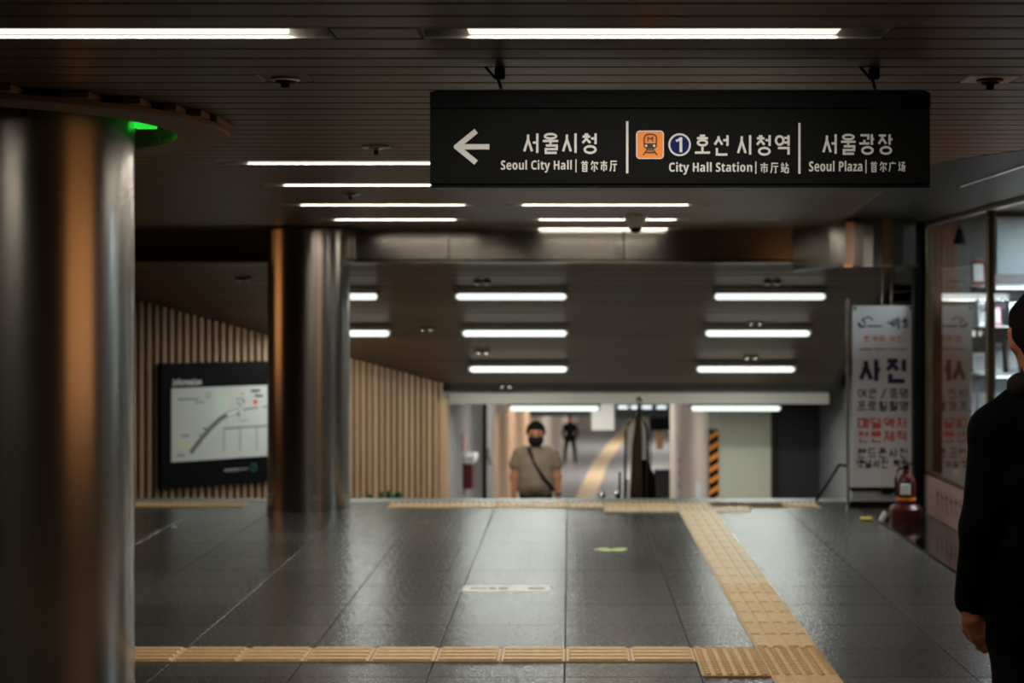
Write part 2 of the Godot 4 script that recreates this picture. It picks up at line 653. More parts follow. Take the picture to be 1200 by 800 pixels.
# ---------------------------------------------------------------- lamps
func area(parent: Node3D, at: Vector3, sx: float, sz: float, c: Color, e: float, basis := Basis(Vector3.RIGHT, -PI / 2)) -> AreaLight3D:
	var l := AreaLight3D.new()
	l.name = "lamp_light"
	l.area_size = Vector2(sx, sz)
	l.light_color = c
	l.light_energy = e
	l.shadow_enabled = true
	l.area_range = 40.0
	l.area_attenuation = 2.0
	parent.add_child(l, true)
	l.transform = Transform3D(basis, at)
	return l

const NEAR_C := Color(1.0, 0.965, 0.91)
const STAIR_C := Color(0.97, 1.0, 0.96)
const HALL_C := Color(1.0, 0.97, 0.93)

# a strip light let into the ceiling in the place of one slat
func strip_light(x0: float, x1: float, zc: float, label: String) -> void:
	var t := thing("ceiling_light", label, "ceiling light", Vector3((x0 + x1) / 2, CEIL, -zc), "strip lights let into the slatted ceiling")
	var w := x1 - x0
	part(t, "housing", boxm(Vector3(w + 0.24, 0.03, 0.15)), M.trough, Vector3(0, 0.05, 0))
	for s in [-1.0, 1.0]:
		part(t, "lip", cboxm(Vector3(w + 0.24, 0.045, 0.006), 0.001), M.lip, Vector3(0, 0.022, s * 0.074))
		part(t, "end_plate", boxm(Vector3(0.006, 0.045, 0.142)), M.trough, Vector3(s * (w / 2 + 0.117), 0.022, 0))
	part(t, "diffuser", cboxm(Vector3(w, 0.02, 0.138), 0.003), M.diffuser_near, Vector3(0, 0.02, 0))
	area(t, Vector3(0, 0.006, 0), w, 0.13, NEAR_C, E_NEAR * (0.5 if zc < 3.0 else 1.0))

# a batten under the sloping ceiling above the stairs
func batten(x0: float, x1: float, y: float, zc: float, label: String, hung := false) -> void:
	var t := thing("stair_light", label, "ceiling light", Vector3((x0 + x1) / 2, y, -zc), "battens under the sloping ceiling")
	var w := x1 - x0
	if hung:
		for s in [-1.0, 1.0]:
			part(t, "hanging_rod", tube([Vector3(s * 0.3, 0.08, 0), Vector3(s * 0.3, 0.695 - y, 0)], 0.008, 6), M.lip)
	part(t, "housing", cboxm(Vector3(w + 0.06, 0.026, 0.09), 0.006), M.trough, Vector3(0, 0.047, 0))
	part(t, "diffuser", cboxm(Vector3(w, 0.06, 0.1), 0.02), M.diffuser_stair, Vector3(0, 0.004, 0))
	for s in [-1.0, 1.0]:
		part(t, "end_cap", cboxm(Vector3(0.02, 0.06, 0.1), 0.004), M.lip, Vector3(s * (w / 2 + 0.012), 0.012, 0))
	area(t, Vector3(0, -0.0275, 0), w, 0.09, STAIR_C, E_STAIR)

const E_NEAR := 1.1
const E_STAIR := 1.9
const E_HALL := 9.0

func slope_y(d: float) -> float:      # underside of the sloping ceiling
	return 1.85 - 0.36 * (d - 15.9)

# ================================================================ scene
func _ready() -> void:
	rng.seed = 7
	set_camera()
	materials()
	build_floor()
	build_ceiling()
	build_shell()
	build_columns()
	build_stairs_and_hall()
	build_timber_wall()
	build_lights()
	build_sign()
	build_map_panel()
	build_shop()
	build_banner()
	build_people()
	build_details()

func set_camera() -> void:
	var cam := Camera3D.new()
	cam.name = "camera"
	var at := CameraAttributesPhysical.new()
	at.frustum_near = 0.1
	at.frustum_far = 300.0
	at.frustum_focal_length = 57.0
	at.frustum_focus_distance = 5.25
	at.exposure_aperture = 2.9
	at.exposure_multiplier = 1.0
	add_child(cam)
	cam.attributes = at
	cam.near = 0.1
	cam.far = 300.0
	cam.projection = Camera3D.PROJECTION_FRUSTUM
	cam.size = 800.0 / F * 0.1
	cam.frustum_offset = Vector2((600.0 - CX) / F * 0.1, (CY - 400.0) / F * 0.1)
	cam.position = Vector3(0, EYE, 0)
	cam.current = true
	var env := Environment.new()
	env.background_mode = Environment.BG_COLOR
	env.background_color = Color.BLACK
	env.tonemap_mode = Environment.TONE_MAPPER_LINEAR
	env.tonemap_exposure = 1.0
	env.sdfgi_enabled = true
	env.ssao_enabled = true
	env.ssil_enabled = true
	var we := WorldEnvironment.new()
	we.name = "environment"
	we.environment = env
	add_child(we)

func materials() -> void:
	# floor stone, four tones
	var bump := noise_tex(0.05, Color.BLACK, Color.WHITE, 11, 512, 5)
	var rough := noise_tex(0.012, Color(0.82, 0.82, 0.82), Color(1, 1, 1), 23, 512, 4)
	M.tiles = []
	for i in 4:
		var k := 0.9 + 0.07 * i
		var m := std(Color(1, 1, 1), 0.285)
		m.albedo_texture = noise_tex(0.015, Color(0.235 * k, 0.238 * k, 0.235 * k), Color(0.315 * k, 0.318 * k, 0.31 * k), 31 + i, 512, 5)
		m.roughness_texture = rough
		m.heightmap_enabled = true
		m.heightmap_texture = bump
		m.heightmap_scale = 0.011
		M.tiles.append(tri(m, Vector3(4.3, 4.3, 4.3)))
	M.grout = std(Color(0.12, 0.12, 0.115), 0.9)
	M.tactile = []
	for i in 3:
		var m := std([Color(0.91, 0.79, 0.58), Color(0.89, 0.765, 0.555), Color(0.93, 0.84, 0.69)][i], 0.45)
		m.albedo_texture = noise_tex(0.03, Color(0.86, 0.85, 0.83), Color(1, 1, 1), 51 + i, 256, 4)
		M.tactile.append(tri(m, Vector3(3, 3, 3)))
	M.granite = std(Color(0.52, 0.52, 0.5), 0.4)
	# ceiling
	M.slat = []
	for i in 3:
		var c: Color = [Color(0.43, 0.36, 0.285), Color(0.415, 0.345, 0.27), Color(0.44, 0.365, 0.295)][i]
		M.slat.append(std(c, 0.42, 0.35))
	M.plenum = std(Color(0.40, 0.39, 0.38), 0.9)
	M.trough = std(Color(0.2, 0.18, 0.155), 0.5, 0.3)
	M.lip = std(Color(0.75, 0.73, 0.7), 0.3, 0.8)
	M.diffuser_near = glow(Color(1.0, 0.96, 0.9), 1.2)
	M.diffuser_stair = glow(Color(0.96, 1.0, 0.98), 1.3)
	M.ring = std(Color(0.54, 0.46, 0.38), 0.6)
	# metals
	M.steel = std(Color(0.62, 0.60, 0.57), 0.24, 1.0)     # brushed round the shaft
	M.steel.anisotropy_enabled = true
	M.steel.anisotropy = -0.5
	M.beam = std(Color(0.60, 0.585, 0.56), 0.14, 1.0)
	M.chrome = std(Color(0.8, 0.8, 0.8), 0.15, 1.0)
	M.dark_metal = std(Color(0.1, 0.1, 0.1), 0.4, 0.6)
	M.black = std(Color(0.035, 0.035, 0.04), 0.5)
	M.black.metallic_specular = 0.2
	M.collar = std(Color(0.04, 0.035, 0.03), 0.8)
	M.bronze = std(Color(0.24, 0.2, 0.15), 0.35, 0.5)
	# walls
	M.wood = []
	for i in 3:
		var m := std([Color(0.66, 0.53, 0.42), Color(0.63, 0.50, 0.39), Color(0.69, 0.56, 0.45)][i], 0.55)
		m.albedo_texture = noise_tex(0.02, Color(0.88, 0.86, 0.84), Color(1, 1, 1), 81 + i, 256, 4)
		M.wood.append(tri(m, Vector3(8, 0.6, 8)))
	M.backing = std(Color(0.36, 0.29, 0.23), 0.9)
	M.grey_wall = tri(std(Color(0.55, 0.55, 0.55), 0.6), Vector3.ONE)
	M.grey_wall.albedo_texture = noise_tex(0.01, Color(0.95, 0.95, 0.95), Color(1, 1, 1), 91, 256, 3)
	M.pale_wall = std(Color(0.74, 0.73, 0.66), 0.6)
	M.pink_wall = std(Color(0.78, 0.74, 0.70), 0.45)
	M.header = std(Color(0.82, 0.79, 0.75), 0.55)
	M.dark_door = std(Color(0.13, 0.13, 0.14), 0.5)
	M.plaster = std(Color(0.27, 0.25, 0.23), 0.8)
	M.hall_floor = tri(std(Color(0.70, 0.71, 0.72), 0.3), Vector3.ONE * 0.5)
	M.hall_floor.albedo_texture = noise_tex(0.02, Color(0.9, 0.9, 0.9), Color(1, 1, 1), 97, 256, 4)
	M.hall_ceiling = std(Color(0.6, 0.6, 0.6), 0.8)
	M.step = std(Color(0.30, 0.30, 0.295), 0.5)
	M.white = std(Color(0.9, 0.9, 0.89), 0.5)
	M.light_grey = std(Color(0.72, 0.72, 0.72), 0.45)
	M.red = std(Color(0.62, 0.07, 0.06), 0.35)
	M.orange = std(Color(0.93, 0.52, 0.08), 0.5)
	M.yellow = std(Color(0.85, 0.6, 0.1), 0.5)
	M.navy = std(Color(0.07, 0.09, 0.24), 0.5)
	M.green = std(Color(0.13, 0.35, 0.12), 0.6)
	M.mint = std(Color(0.72, 0.82, 0.5), 0.5)
	var g := std(Color(0.02, 0.02, 0.02, 0.04), 0.02)
	g.transparency = BaseMaterial3D.TRANSPARENCY_ALPHA
	M.glass = g
	# sign
	M.sign = std(Color(0.062, 0.066, 0.062), 0.45)
	M.sign_top = std(Color(0.055, 0.058, 0.055), 0.6)
	M.sign.roughness = 0.6
	for m in [M.sign, M.sign_top]:
		m.metallic_specular = 0.18
	M.print_white = std(Color(0.80, 0.795, 0.785), 0.5)
	M.print_blue = std(Color(0.03, 0.10, 0.33), 0.6)
	M.print_blue.metallic_specular = 0.25
	M.print_orange = std(Color(0.90, 0.50, 0.05), 0.5)
	M.print_black = std(Color(0.03, 0.03, 0.03), 0.5)
	M.print_grey = std(Color(0.38, 0.38, 0.38), 0.6)
	M.print_red = std(Color(0.78, 0.13, 0.1), 0.6)
	M.print_green = std(Color(0.70, 0.74, 0.70), 0.6)
	var skin := std(Color(1, 1, 1), 0.85)
	skin.metallic_specular = 0.2
	skin.vertex_color_use_as_albedo = true
	M.figure = skin

# ---------------------------------------------------------------- floor
func dot_block() -> ArrayMesh:
	var st := sts()
	cbox(st, Vector3(0, 0.004, 0), Vector3(0.296, 0.008, 0.296), 0.002)
	for i in 6:
		for j in 6:
			var c := Vector3(-0.125 + 0.05 * i, 0.008, -0.125 + 0.05 * j)
			for k in 8:
				var a0 := TAU * k / 8
				var a1 := TAU * (k + 1) / 8
				var d0 := Vector3(cos(a0), 0, sin(a0))
				var d1 := Vector3(cos(a1), 0, sin(a1))
				var up := Vector3(0, 0.008, 0)
				face(st, [c + d0 * 0.017, c + d1 * 0.017, c + d1 * 0.013 + up, c + d0 * 0.013 + up], (d0 + d1 + Vector3.UP * 0.8).normalized())
				face(st, [c + up, c + up + d0 * 0.013, c + up + d1 * 0.013], Vector3.UP)
	return st.commit()

func bar_block() -> ArrayMesh:   # bars run along z
	var st := sts()
	cbox(st, Vector3(0, 0.004, 0), Vector3(0.296, 0.008, 0.296), 0.002)
	for i in 4:
		cbox(st, Vector3(-0.1125 + 0.075 * i, 0.009, 0), Vector3(0.05, 0.014, 0.27), 0.004)
	return st.commit()

func build_floor() -> void:
	var fl := struct_node("floor", "dark grey stone tile floor of the concourse with tan tactile paving", "floor")
	var poly := [Vector2(-7.2, 10), Vector2(6.2, 10), Vector2(6.2, -13.4), Vector2(3.3, -13.4), Vector2(3.3, -EDGE), Vector2(-7.2, -EDGE)]
	part(fl, "floor_base", slab(poly, -0.3, -0.006), M.grout)
	var tile := cboxm(Vector3(0.5945, 0.02, 0.5945), 0.0015)
	var x0 := -0.024 - 0.6 * 8
	for i in 12:
		for j in 20:
			var d := 7.71 - 0.6 * 9 + 0.6 * j       # near edge of the row
			var x := x0 + 0.6 * i
			var xc := x + 0.3
			if d + 0.6 > EDGE - 0.3:
				continue
			var o := part(fl, "tile", tile, M.tiles[rng.randi() % 4], Vector3(xc, -0.01 + rng.randf() * 0.0006, -(d + 0.3)))
			o.rotation.y = PI / 2 * (rng.randi() % 4)
			o.rotation.x = (rng.randf() - 0.5) * 0.0015
	# the last row is cut, then a pale granite nosing along the stair edge
	var cut := cboxm(Vector3(0.597, 0.02, 0.117), 0.002)
	for i in 14:
		part(fl, "nosing", cboxm(Vector3(0.597, 0.02, 0.27), 0.003), M.granite, Vector3(x0 - 0.6 + 0.6 * i + 0.3, -0.008, -(EDGE - 0.136)))
		if i > 0 and i < 13:
			part(fl, "tile", cut, M.tiles[i % 4], Vector3(x0 + 0.6 * (i - 1) + 0.3, -0.0098, -(13.71 + 0.06)))
	# bare stone left of the laid field and right of it
	part(fl, "floor_side", boxm(Vector3(2.2, 0.018, 18.0)), M.tiles[1], Vector3(-5.95, -0.011, -5.0))
	# cross band of bar blocks, the strip towards the stairs, the warning blocks
	var dots := dot_block()
	var bars := bar_block()
	var across := Basis(Vector3.UP, PI / 2)
	var seat := -0.001
	for i in 20:
		part(fl, "tactile_block", bars, M.tactile[i % 2], Vector3(0.58 - 0.15 - 0.3 * (i + 1) + 0.3, seat, -7.56), across)
	for i in 2:
		part(fl, "tactile_block", dots, M.tactile[i % 2], Vector3(0.73, seat, -(7.56 - 0.3 * i)))
		part(fl, "tactile_block", dots, M.tactile[(i + 1) % 2], Vector3(1.03, seat, -(7.56 - 0.3 * i)))
	for i in 18:
		part(fl, "tactile_block", bars, M.tactile[2 if i > 5 else i % 2], Vector3(1.03, seat, -(7.86 + 0.3 * i)))
	for i in 14:
		part(fl, "tactile_block", bars, M.tactile[i % 2], Vector3(1.03, seat, -(6.96 - 0.3 * i)))
	for i in 11:
		part(fl, "tactile_block", dots, M.tactile[i % 3], Vector3(1.03 - 0.3 * (i - 2), seat, -13.56))
	for i in 4:
		part(fl, "tactile_block", dots, M.tactile[2], Vector3(1.03 + 0.3 * (i - 2), seat, -13.27))
	for i in 3:
		part(fl, "tactile_block", dots, M.tactile[(i + 1) % 3], Vector3(1.93 - 0.3 * i, seat, -13.56))
	for i in 5:
		part(fl, "tactile_block", dots, M.tactile[1], Vector3(-2.87 - 0.3 * i, seat, -13.6))

# ---------------------------------------------------------------- ceiling
func canopy_edge(d: float) -> float:      # where the slats end and the shop canopy begins
	var pts := [[-5.0, 2.6], [6.2, 2.5], [6.9, 2.1], [7.4, 1.86], [7.75, 1.76], [8.5, 1.76], [9.7, 1.86], [12.7, 2.12], [14.5, 2.2]]
	for i in pts.size() - 1:
		if d <= pts[i + 1][0]:
			return lerpf(pts[i][1], pts[i + 1][1], (d - pts[i][0]) / (pts[i + 1][0] - pts[i][0]))
	return 2.2

const COL1 := Vector2(-2.28, 5.99)
const COL2 := Vector2(-2.165, 13.44)
# strip lights: slat number, x0, x1
const STRIPS := [[0, -0.265, 0.70], [0, -1.77, -0.735], [-30, -0.27, 0.78], [-30, -1.77, -0.7], [-45, -0.27, 0.78], [-45, -1.77, -0.7], [-60, -0.27, 0.78], [-60, -1.77, -0.7], [22, -1.545, -0.5], [22, -0.27, 0.78], [30, -1.60, -0.53], [30, -0.27, 0.78], [40, -1.77, -0.70], [40, -0.31, 0.775], [50, -1.78, -0.87], [50, -0.235, 0.8], [58, -0.26, 0.81]]

func build_ceiling() -> void:
	var c := struct_node("ceiling", "dark bronze linear slat ceiling above the concourse", "ceiling")
	bx(c, "plenum", Vector3(-7.2, 2.5, 10), Vector3(6.2, 2.6, -13.7), M.plenum)
	for k in range(-82, 60):
		var z0 := 4.10 + 0.16 * k
		var zc := z0 + 0.08
		var spans := [[-6.6, canopy_edge(zc)]]
		for s in STRIPS:
			if s[0] == k:
				spans = minus(spans, s[1] - 0.122, s[2] + 0.122)
		for q in [[COL1, 0.93], [COL2, 0.42]]:
			var dz: float = absf(zc - q[0].y)
			if dz < q[1]:
				var hw := sqrt(q[1] * q[1] - dz * dz)
				spans = minus(spans, q[0].x - hw, q[0].x + hw)
		if k == 5:
			spans = minus(spans, -0.947, -0.80)
			spans = minus(spans, 1.21, 1.37)
		var st := sts()
		for s in spans:
			if s[1] - s[0] > 0.02:
				cbox(st, Vector3((s[0] + s[1]) / 2, 0.012, 0), Vector3(s[1] - s[0], 0.024, 0.147), 0.004)
		part(c, "slat", st.commit(), M.slat[rng.randi() % 3], Vector3(0, CEIL, -zc))
	# canopy over the shop front: dark perforated sheet with a bright edge strip
	var can := struct_node("ceiling_canopy", "black perforated canopy in front of the lit shop window", "canopy")
	var edge := []
	for i in 40:
		var d := 6.2 + (13.4 - 6.2) * i / 39.0
		edge.append(Vector2(canopy_edge(d) - 0.02, -d))
	var poly := edge.duplicate()
	poly.append(Vector2(2.95, -13.4))
	poly.append(Vector2(2.95, 9.9))
	poly.append(Vector2(2.5, 9.9))
	var img := Image.create(64, 64, false, Image.FORMAT_RGB8)
	img.fill(Color(0.11, 0.11, 0.11))
	for y in 64:
		for x in 64:
			var a := fposmod(x / 16.0 + 0.5 * floorf(y / 16.0), 1.0) - 0.5
			var b := fposmod(y / 16.0, 1.0) - 0.5
			if a * a + b * b < 0.09:
				img.set_pixel(x, y, Color(0.03, 0.03, 0.03))
	var perf := tri(std(Color(1, 1, 1), 0.45, 0.3), Vector3.ONE * 12.0)
	perf.albedo_texture = ImageTexture.create_from_image(img)
	part(can, "perforated_sheet", slab(poly, 2.335, 2.36), perf)
	var path := []
	for e in edge:
		path.append(Vector3(e.x, 2.318, e.y))
	part(can, "edge_trim", tube(path, 0.012, 6), M.dark_metal)
	cb(can, "bright_strip", Vector3(2.235, 2.322, -9.3), Vector3(2.25, 2.336, -3.0), M.chrome, 0.002)

func minus(spans: Array, a: float, b: float) -> Array:
	var out := []
	for s in spans:
		if b <= s[0] or a >= s[1]:
			out.append(s)
			continue
		if a > s[0]:
			out.append([s[0], a])
		if b < s[1]:
			out.append([b, s[1]])
	return out

# ---------------------------------------------------------------- shell
func build_shell() -> void:
	var b := struct_node("beam", "polished steel bulkhead spanning the head of the stairs", "bulkhead")
	bx(b, "core", Vector3(-7.2, 2.04, -13.62), Vector3(1.9, 2.5, -13.95), M.trough)
	for i in 6:
		var xa := -6.9 + 1.47 * i
		cb(b, "panel", Vector3(xa + 0.003, 2.06, -13.6), Vector3(xa + 1.467, 2.5, -13.62), M.beam, 0.003)
	cb(b, "ledge", Vector3(-7.2, 2.03, -13.57), Vector3(1.9, 2.05, -13.95), M.beam, 0.004)
	var path := []
	for i in 15:
		var t := i / 14.0
		var p0 := Vector2(1.9, -13.6)
		var p1 := Vector2(2.02, -12.5)
		var p2 := Vector2(2.22, -12.3)
		var p3 := Vector2(2.62, -12.42)
		path.append(p0.bezier_interpolate(p1, p2, p3, t))
	path.append(Vector2(2.68, -13.4))
	var soft := std(Color(0.60, 0.585, 0.56), 0.24, 1.0)
	part(b, "curved_panel", wall_path(path, 1.975, 2.5, 0.03, 1.0), soft)
	part(b, "curved_ledge", wall_path(path, 1.962, 1.978, 0.05, 1.0), M.chrome)
	var wl := struct_node("wall_left", "plain plastered wall of the concourse", "wall")
	bx(wl, "wall_panel", Vector3(-7.4, LOW, 10.2), Vector3(-7.1, 2.6, -16.5), M.plaster)
	var wb := struct_node("wall_back", "plain plastered wall at the blind end of the concourse", "wall")
	bx(wb, "wall_panel", Vector3(-7.4, -0.3, 10.0), Vector3(6.3, 2.6, 10.3), M.grey_wall)
	var wr := struct_node("wall_right", "grey plaster side wall of the stairs", "wall")
	bx(wr, "wall_panel", Vector3(3.25, LOW, -13.52), Vector3(3.5, 2.6, -21.2), std(Color(0.40, 0.40, 0.41), 0.6))

# ---------------------------------------------------------------- columns
func build_columns() -> void:
	var c := thing("steel_column", "thick stainless steel column under a round ceiling ring", "column", Vector3(COL1.x, 0, -COL1.y), "round stainless steel columns")
	part(c, "shaft", lathe([Vector2(0.65, 0.004), Vector2(0.65, 2.5)], 96), M.steel)
	part(c, "base_band", lathe([Vector2(0.655, 0.0), Vector2(0.655, 0.1), Vector2(0.65, 0.102)], 96), M.steel)
	var r := thing("ceiling_ring", "flat brown ring round the head of the thick steel column", "ceiling ring", Vector3(COL1.x, CEIL - 0.045, -COL1.y))
	part(r, "ring_plate", lathe([Vector2(0.807, 0.02), Vector2(0.807, 0.0), Vector2(0.995, 0.0), Vector2(1.0, 0.004), Vector2(1.0, 0.02), Vector2(0.807, 0.02)], 96), M.ring)
	part(r, "recess_liner", lathe([Vector2(0.82, 0.02), Vector2(0.82, 0.19)], 64), M.ring)
	for k in range(0, 24):       # blocks between the slat ends and the ring, one to a slat
		var zc := 4.18 + 0.16 * k
		var dz := absf(zc - COL1.y)
		if dz < 1.0:
			var x1 := sqrt(1.0 - dz * dz) + 0.004
			var x0 := sqrt(maxf(0.86 * 0.86 - dz * dz, 0.0))
			for s in [-1.0, 1.0]:
				part(r, "spacer_block", cboxm(Vector3(x1 - x0, 0.022, 0.144), 0.002), M.ring, Vector3(s * (x0 + x1) / 2, 0.0325, COL1.y - zc))
	for k in 8:
		var a := TAU * (k + 0.5) / 8
		part(r, "hanger", tube([Vector3(cos(a) * 0.9, 0.028, sin(a) * 0.9), Vector3(cos(a) * 0.9, 0.23, sin(a) * 0.9)], 0.006, 6), M.dark_metal)
	var e := thing("emergency_light", "small glowing green lamp in the gap inside the ceiling ring", "lamp", Vector3(-1.62, 2.315, -6.2))
	part(e, "case", cboxm(Vector3(0.085, 0.03, 0.03), 0.004), M.dark_metal, Vector3(0, 0.022, 0))
	part(e, "glowing_face", cboxm(Vector3(0.08, 0.026, 0.028), 0.004), glow(Color(0.1, 0.85, 0.22), 1.0), Vector3(0, -0.004, 0.002))
	var gl := OmniLight3D.new()
	gl.name = "lamp_light"
	gl.light_color = Color(0.1, 1.0, 0.25)
	gl.light_energy = 0.006
	gl.light_size = 0.01
	gl.omni_range = 20.0
	gl.omni_attenuation = 2.0
	gl.shadow_enabled = true
	e.add_child(gl)
	gl.position = Vector3(0, -0.004, 0.002)
	var c2 := thing("steel_column", "slimmer stainless steel column standing in front of the information panel", "column", Vector3(COL2.x, 0, -COL2.y), "round stainless steel columns")
	part(c2, "shaft", lathe([Vector2(0.338, 0.004), Vector2(0.338, 2.45)], 72), M.steel)
	part(c2, "base_band", lathe([Vector2(0.344, 0.0), Vector2(0.344, 0.11), Vector2(0.338, 0.112)], 72), M.steel)
	part(c2, "collar", lathe([Vector2(0.34, CEIL - 0.02), Vector2(0.45, CEIL - 0.015), Vector2(0.45, CEIL + 0.1)], 72), M.collar)

# ---------------------------------------------------------------- stairs and the hall below
const LEFT_PATH := [Vector2(-1.43, -18.85), Vector2(-1.43, -30.0)]

func build_stairs_and_hall() -> void:
	var s := struct_node("stairs", "grey stone stairs going down from the concourse", "stairs")
	for k in range(1, 9):
		var d0 := EDGE + 0.3 * (k - 1)
		cb(s, "stair_step", Vector3(-1.45, -0.17 * k - 0.3, -d0 + 0.02), Vector3(3.25, -0.17 * k, -(d0 + 0.3)), M.step, 0.006)
	cb(s, "landing", Vector3(-1.45, -1.7, -16.5), Vector3(3.25, -1.36, -19.8), M.step, 0.006)
	for k in range(9, 24):
		var d0 := 19.8 + 0.28 * (k - 9)
		cb(s, "stair_step", Vector3(-1.43, -0.17 * k - 0.3, -d0 + 0.02), Vector3(1.79, -0.17 * k, -(d0 + 0.28)), M.step, 0.006)
	bx(s, "riser_wall", Vector3(-7.2, -1.5, -EDGE + 0.02), Vector3(3.3, -0.3, -EDGE - 0.005), M.grey_wall)
	var l := struct_node("ledge", "low stone ledge between the stairs and the timber slat wall", "ledge")
	part(l, "ledge_top", slab([Vector2(-7.1, -EDGE - 0.01), Vector2(-1.452, -EDGE - 0.01), Vector2(-1.452, -18.8), Vector2(-7.1, -13.6)].slice(0, 3) + [Vector2(-6.7, -14.12)], -0.9, -0.75), M.step)
	bx(l, "ledge_side", Vector3(-1.47, LOW, -EDGE - 0.01), Vector3(-1.452, -0.75, -18.85), M.grey_wall)
	# sloping ceiling with slats, header band at its foot
	var c := struct_node("ceiling_slope", "near black slatted ceiling sloping down above the stairs", "ceiling")
	var ang := atan(0.36)
	var tilt := Basis(Vector3.RIGHT, -ang)
	var up := Vector3(0, cos(ang), -sin(ang)) * -1.0
	var mesh := cboxm(Vector3(10.2, 0.02, 0.142), 0.004)
	for k in 34:
		var d := 14.0 + (k + 0.5) * 0.15 * cos(ang)
		if d > 19.1:
			break
		part(c, "slat", mesh, M.slat[k % 3], Vector3(-2.05, slope_y(d) + 0.012, -d), tilt)
	var dm := 16.6
	part(c, "plenum", boxm(Vector3(10.4, 0.1, 5.9)), M.plenum, Vector3(-2.05, slope_y(dm) + 0.12, -dm), tilt)
	var h := struct_node("trim_1", "pale grey header band at the foot of the sloping ceiling", "header")
	cb(h, "header_band", Vector3(-1.5, 0.545, -19.2), Vector3(3.07, 0.68, -19.32), M.header, 0.006)
	cb(h, "upper_band", Vector3(-1.5, 0.66, -19.24), Vector3(3.07, 1.3, -19.4), M.plenum, 0.006)
	# lower hall
	var f := struct_node("floor_hall", "pale floor of the curving lower hall with tan tactile strip", "floor")
	part(f, "hall_slab", boxm(Vector3(60, 0.2, 140)), M.hall_floor, Vector3(18, LOW - 0.1, -84))
	var inner := []
	var outer := []
	var mid := [Vector2(-0.1, -34), Vector2(0.05, -42), Vector2(0.42, -48.5), Vector2(1.15, -61), Vector2(2.55, -77), Vector2(4.2, -90), Vector2(7.0, -104)]
	for i in mid.size():
		var t: Vector2 = (mid[mini(i + 1, mid.size() - 1)] - mid[maxi(i - 1, 0)]).normalized()
		inner.append(mid[i] + Vector2(-t.y, t.x) * 0.3)
		outer.append(mid[i] - Vector2(-t.y, t.x) * 0.3)
	outer.reverse()
	part(f, "tactile_strip", slab(inner + outer, LOW, LOW + 0.012), std(Color(0.90, 0.80, 0.66), 0.5))
	var hc := struct_node("ceiling_hall", "plain pale ceiling of the lower hall", "ceiling")
	part(hc, "ceiling_slab", boxm(Vector3(60, 0.2, 140)), M.hall_ceiling, Vector3(18, 0.8, -89.35))
	var wl := struct_node("wall_hall_left", "light grey wall of the lower hall with a red call box", "wall")
	part(wl, "wall_panel", wall_path(LEFT_PATH, LOW, 0.7, 0.25, -1.0), M.grey_wall)
	cb(wl, "corner_panel", Vector3(-1.60, LOW, -18.75), Vector3(-1.42, 0.62, -19.15), M.wood[2], 0.01)
	# warm panelled wall that follows the curve
	var wc := struct_node("wall_hall_curve", "curving hall wall of warm lit vertical panels", "wall")
	var curve := [Vector2(-1.43, -30.0), Vector2(-1.42, -36), Vector2(-1.25, -44), Vector2(-1.1, -50), Vector2(-0.75, -58), Vector2(0.55, -78), Vector2(2.4, -90), Vector2(5.0, -102), Vector2(10, -112), Vector2(20, -122), Vector2(40, -130)]
	part(wc, "wall_panel", wall_path(curve, LOW, 0.7, 0.25, -1.0), M.pink_wall)
	var warm := std(Color(0.86, 0.73, 0.60), 0.45)
	for i in 11:
		var d := 30.6 + 1.9 * i
		var x := curve_x(curve, d) + 0.03
		var x2 := curve_x(curve, d + 0.95) + 0.03
		var t := Vector2(x2 - x, 0.95)
		part(wc, "timber_panel", cboxm(Vector3(0.05, 3.6, t.length()), 0.01), warm, Vector3((x + x2) / 2, LOW + 1.82, -(d + 0.475)), Basis(Vector3.UP, -atan2(t.x, t.y)))
	# the wall between the two passages, with posters; the pale wall and the dark doorway beside it
	var wm := struct_node("wall_hall_middle", "pale wall end between the two lower passages", "wall")
	bx(wm, "wall_panel", Vector3(1.79, LOW, -21.0), Vector3(1.93, 0.7, -29.0), M.pink_wall)
	bx(wm, "wall_return", Vector3(1.93, LOW, -28.8), Vector3(14, 0.7, -29.0), M.pink_wall)
	cb(wm, "edge_strip", Vector3(1.775, LOW, -20.98), Vector3(1.80, 0.6, -21.04), M.lip, 0.004)
	var wp := struct_node("wall_hall_pale", "pale yellowish wall beside the striped corner guard", "wall")
	bx(wp, "wall_panel", Vector3(1.93, LOW, -21.0), Vector3(2.60, 0.7, -21.2), M.pale_wall)
	var dr := struct_node("door_1", "near black doorway at the foot of the stairs", "door")
	bx(dr, "door_leaf", Vector3(2.65, LOW, -21.1), Vector3(3.3, 0.7, -21.2), M.dark_door)
	cb(dr, "door_frame", Vector3(2.60, LOW, -20.95), Vector3(2.65, 0.7, -21.2), M.bronze, 0.004)
	# far walls that close the hall
	var wf := struct_node("wall_hall_far", "plain far wall of the lower hall", "wall")
	bx(wf, "wall_panel", Vector3(30, LOW, -29), Vector3(30.3, 0.7, -150), M.pink_wall)
	bx(wf, "wall_end", Vector3(13.8, LOW, -28.8), Vector3(30.2, 0.7, -29.1), M.pink_wall)
	bx(wf, "far_panel", Vector3(5.0, LOW, -60), Vector3(5.3, 0.7, -74), M.grey_wall)

func curve_x(c: Array, d: float) -> float:
	for i in c.size() - 1:
		if d <= -c[i + 1].y:
			return lerpf(c[i].x, c[i + 1].x, (d + c[i].y) / (c[i].y - c[i + 1].y))
	return 0.0

# ---------------------------------------------------------------- timber slat wall beside the stairs
const WA := Vector3(-4.29, 0, -16.2)
const WD := Vector3(0.735, 0, -0.678)
const WN := Vector3(0.678, 0, 0.735)

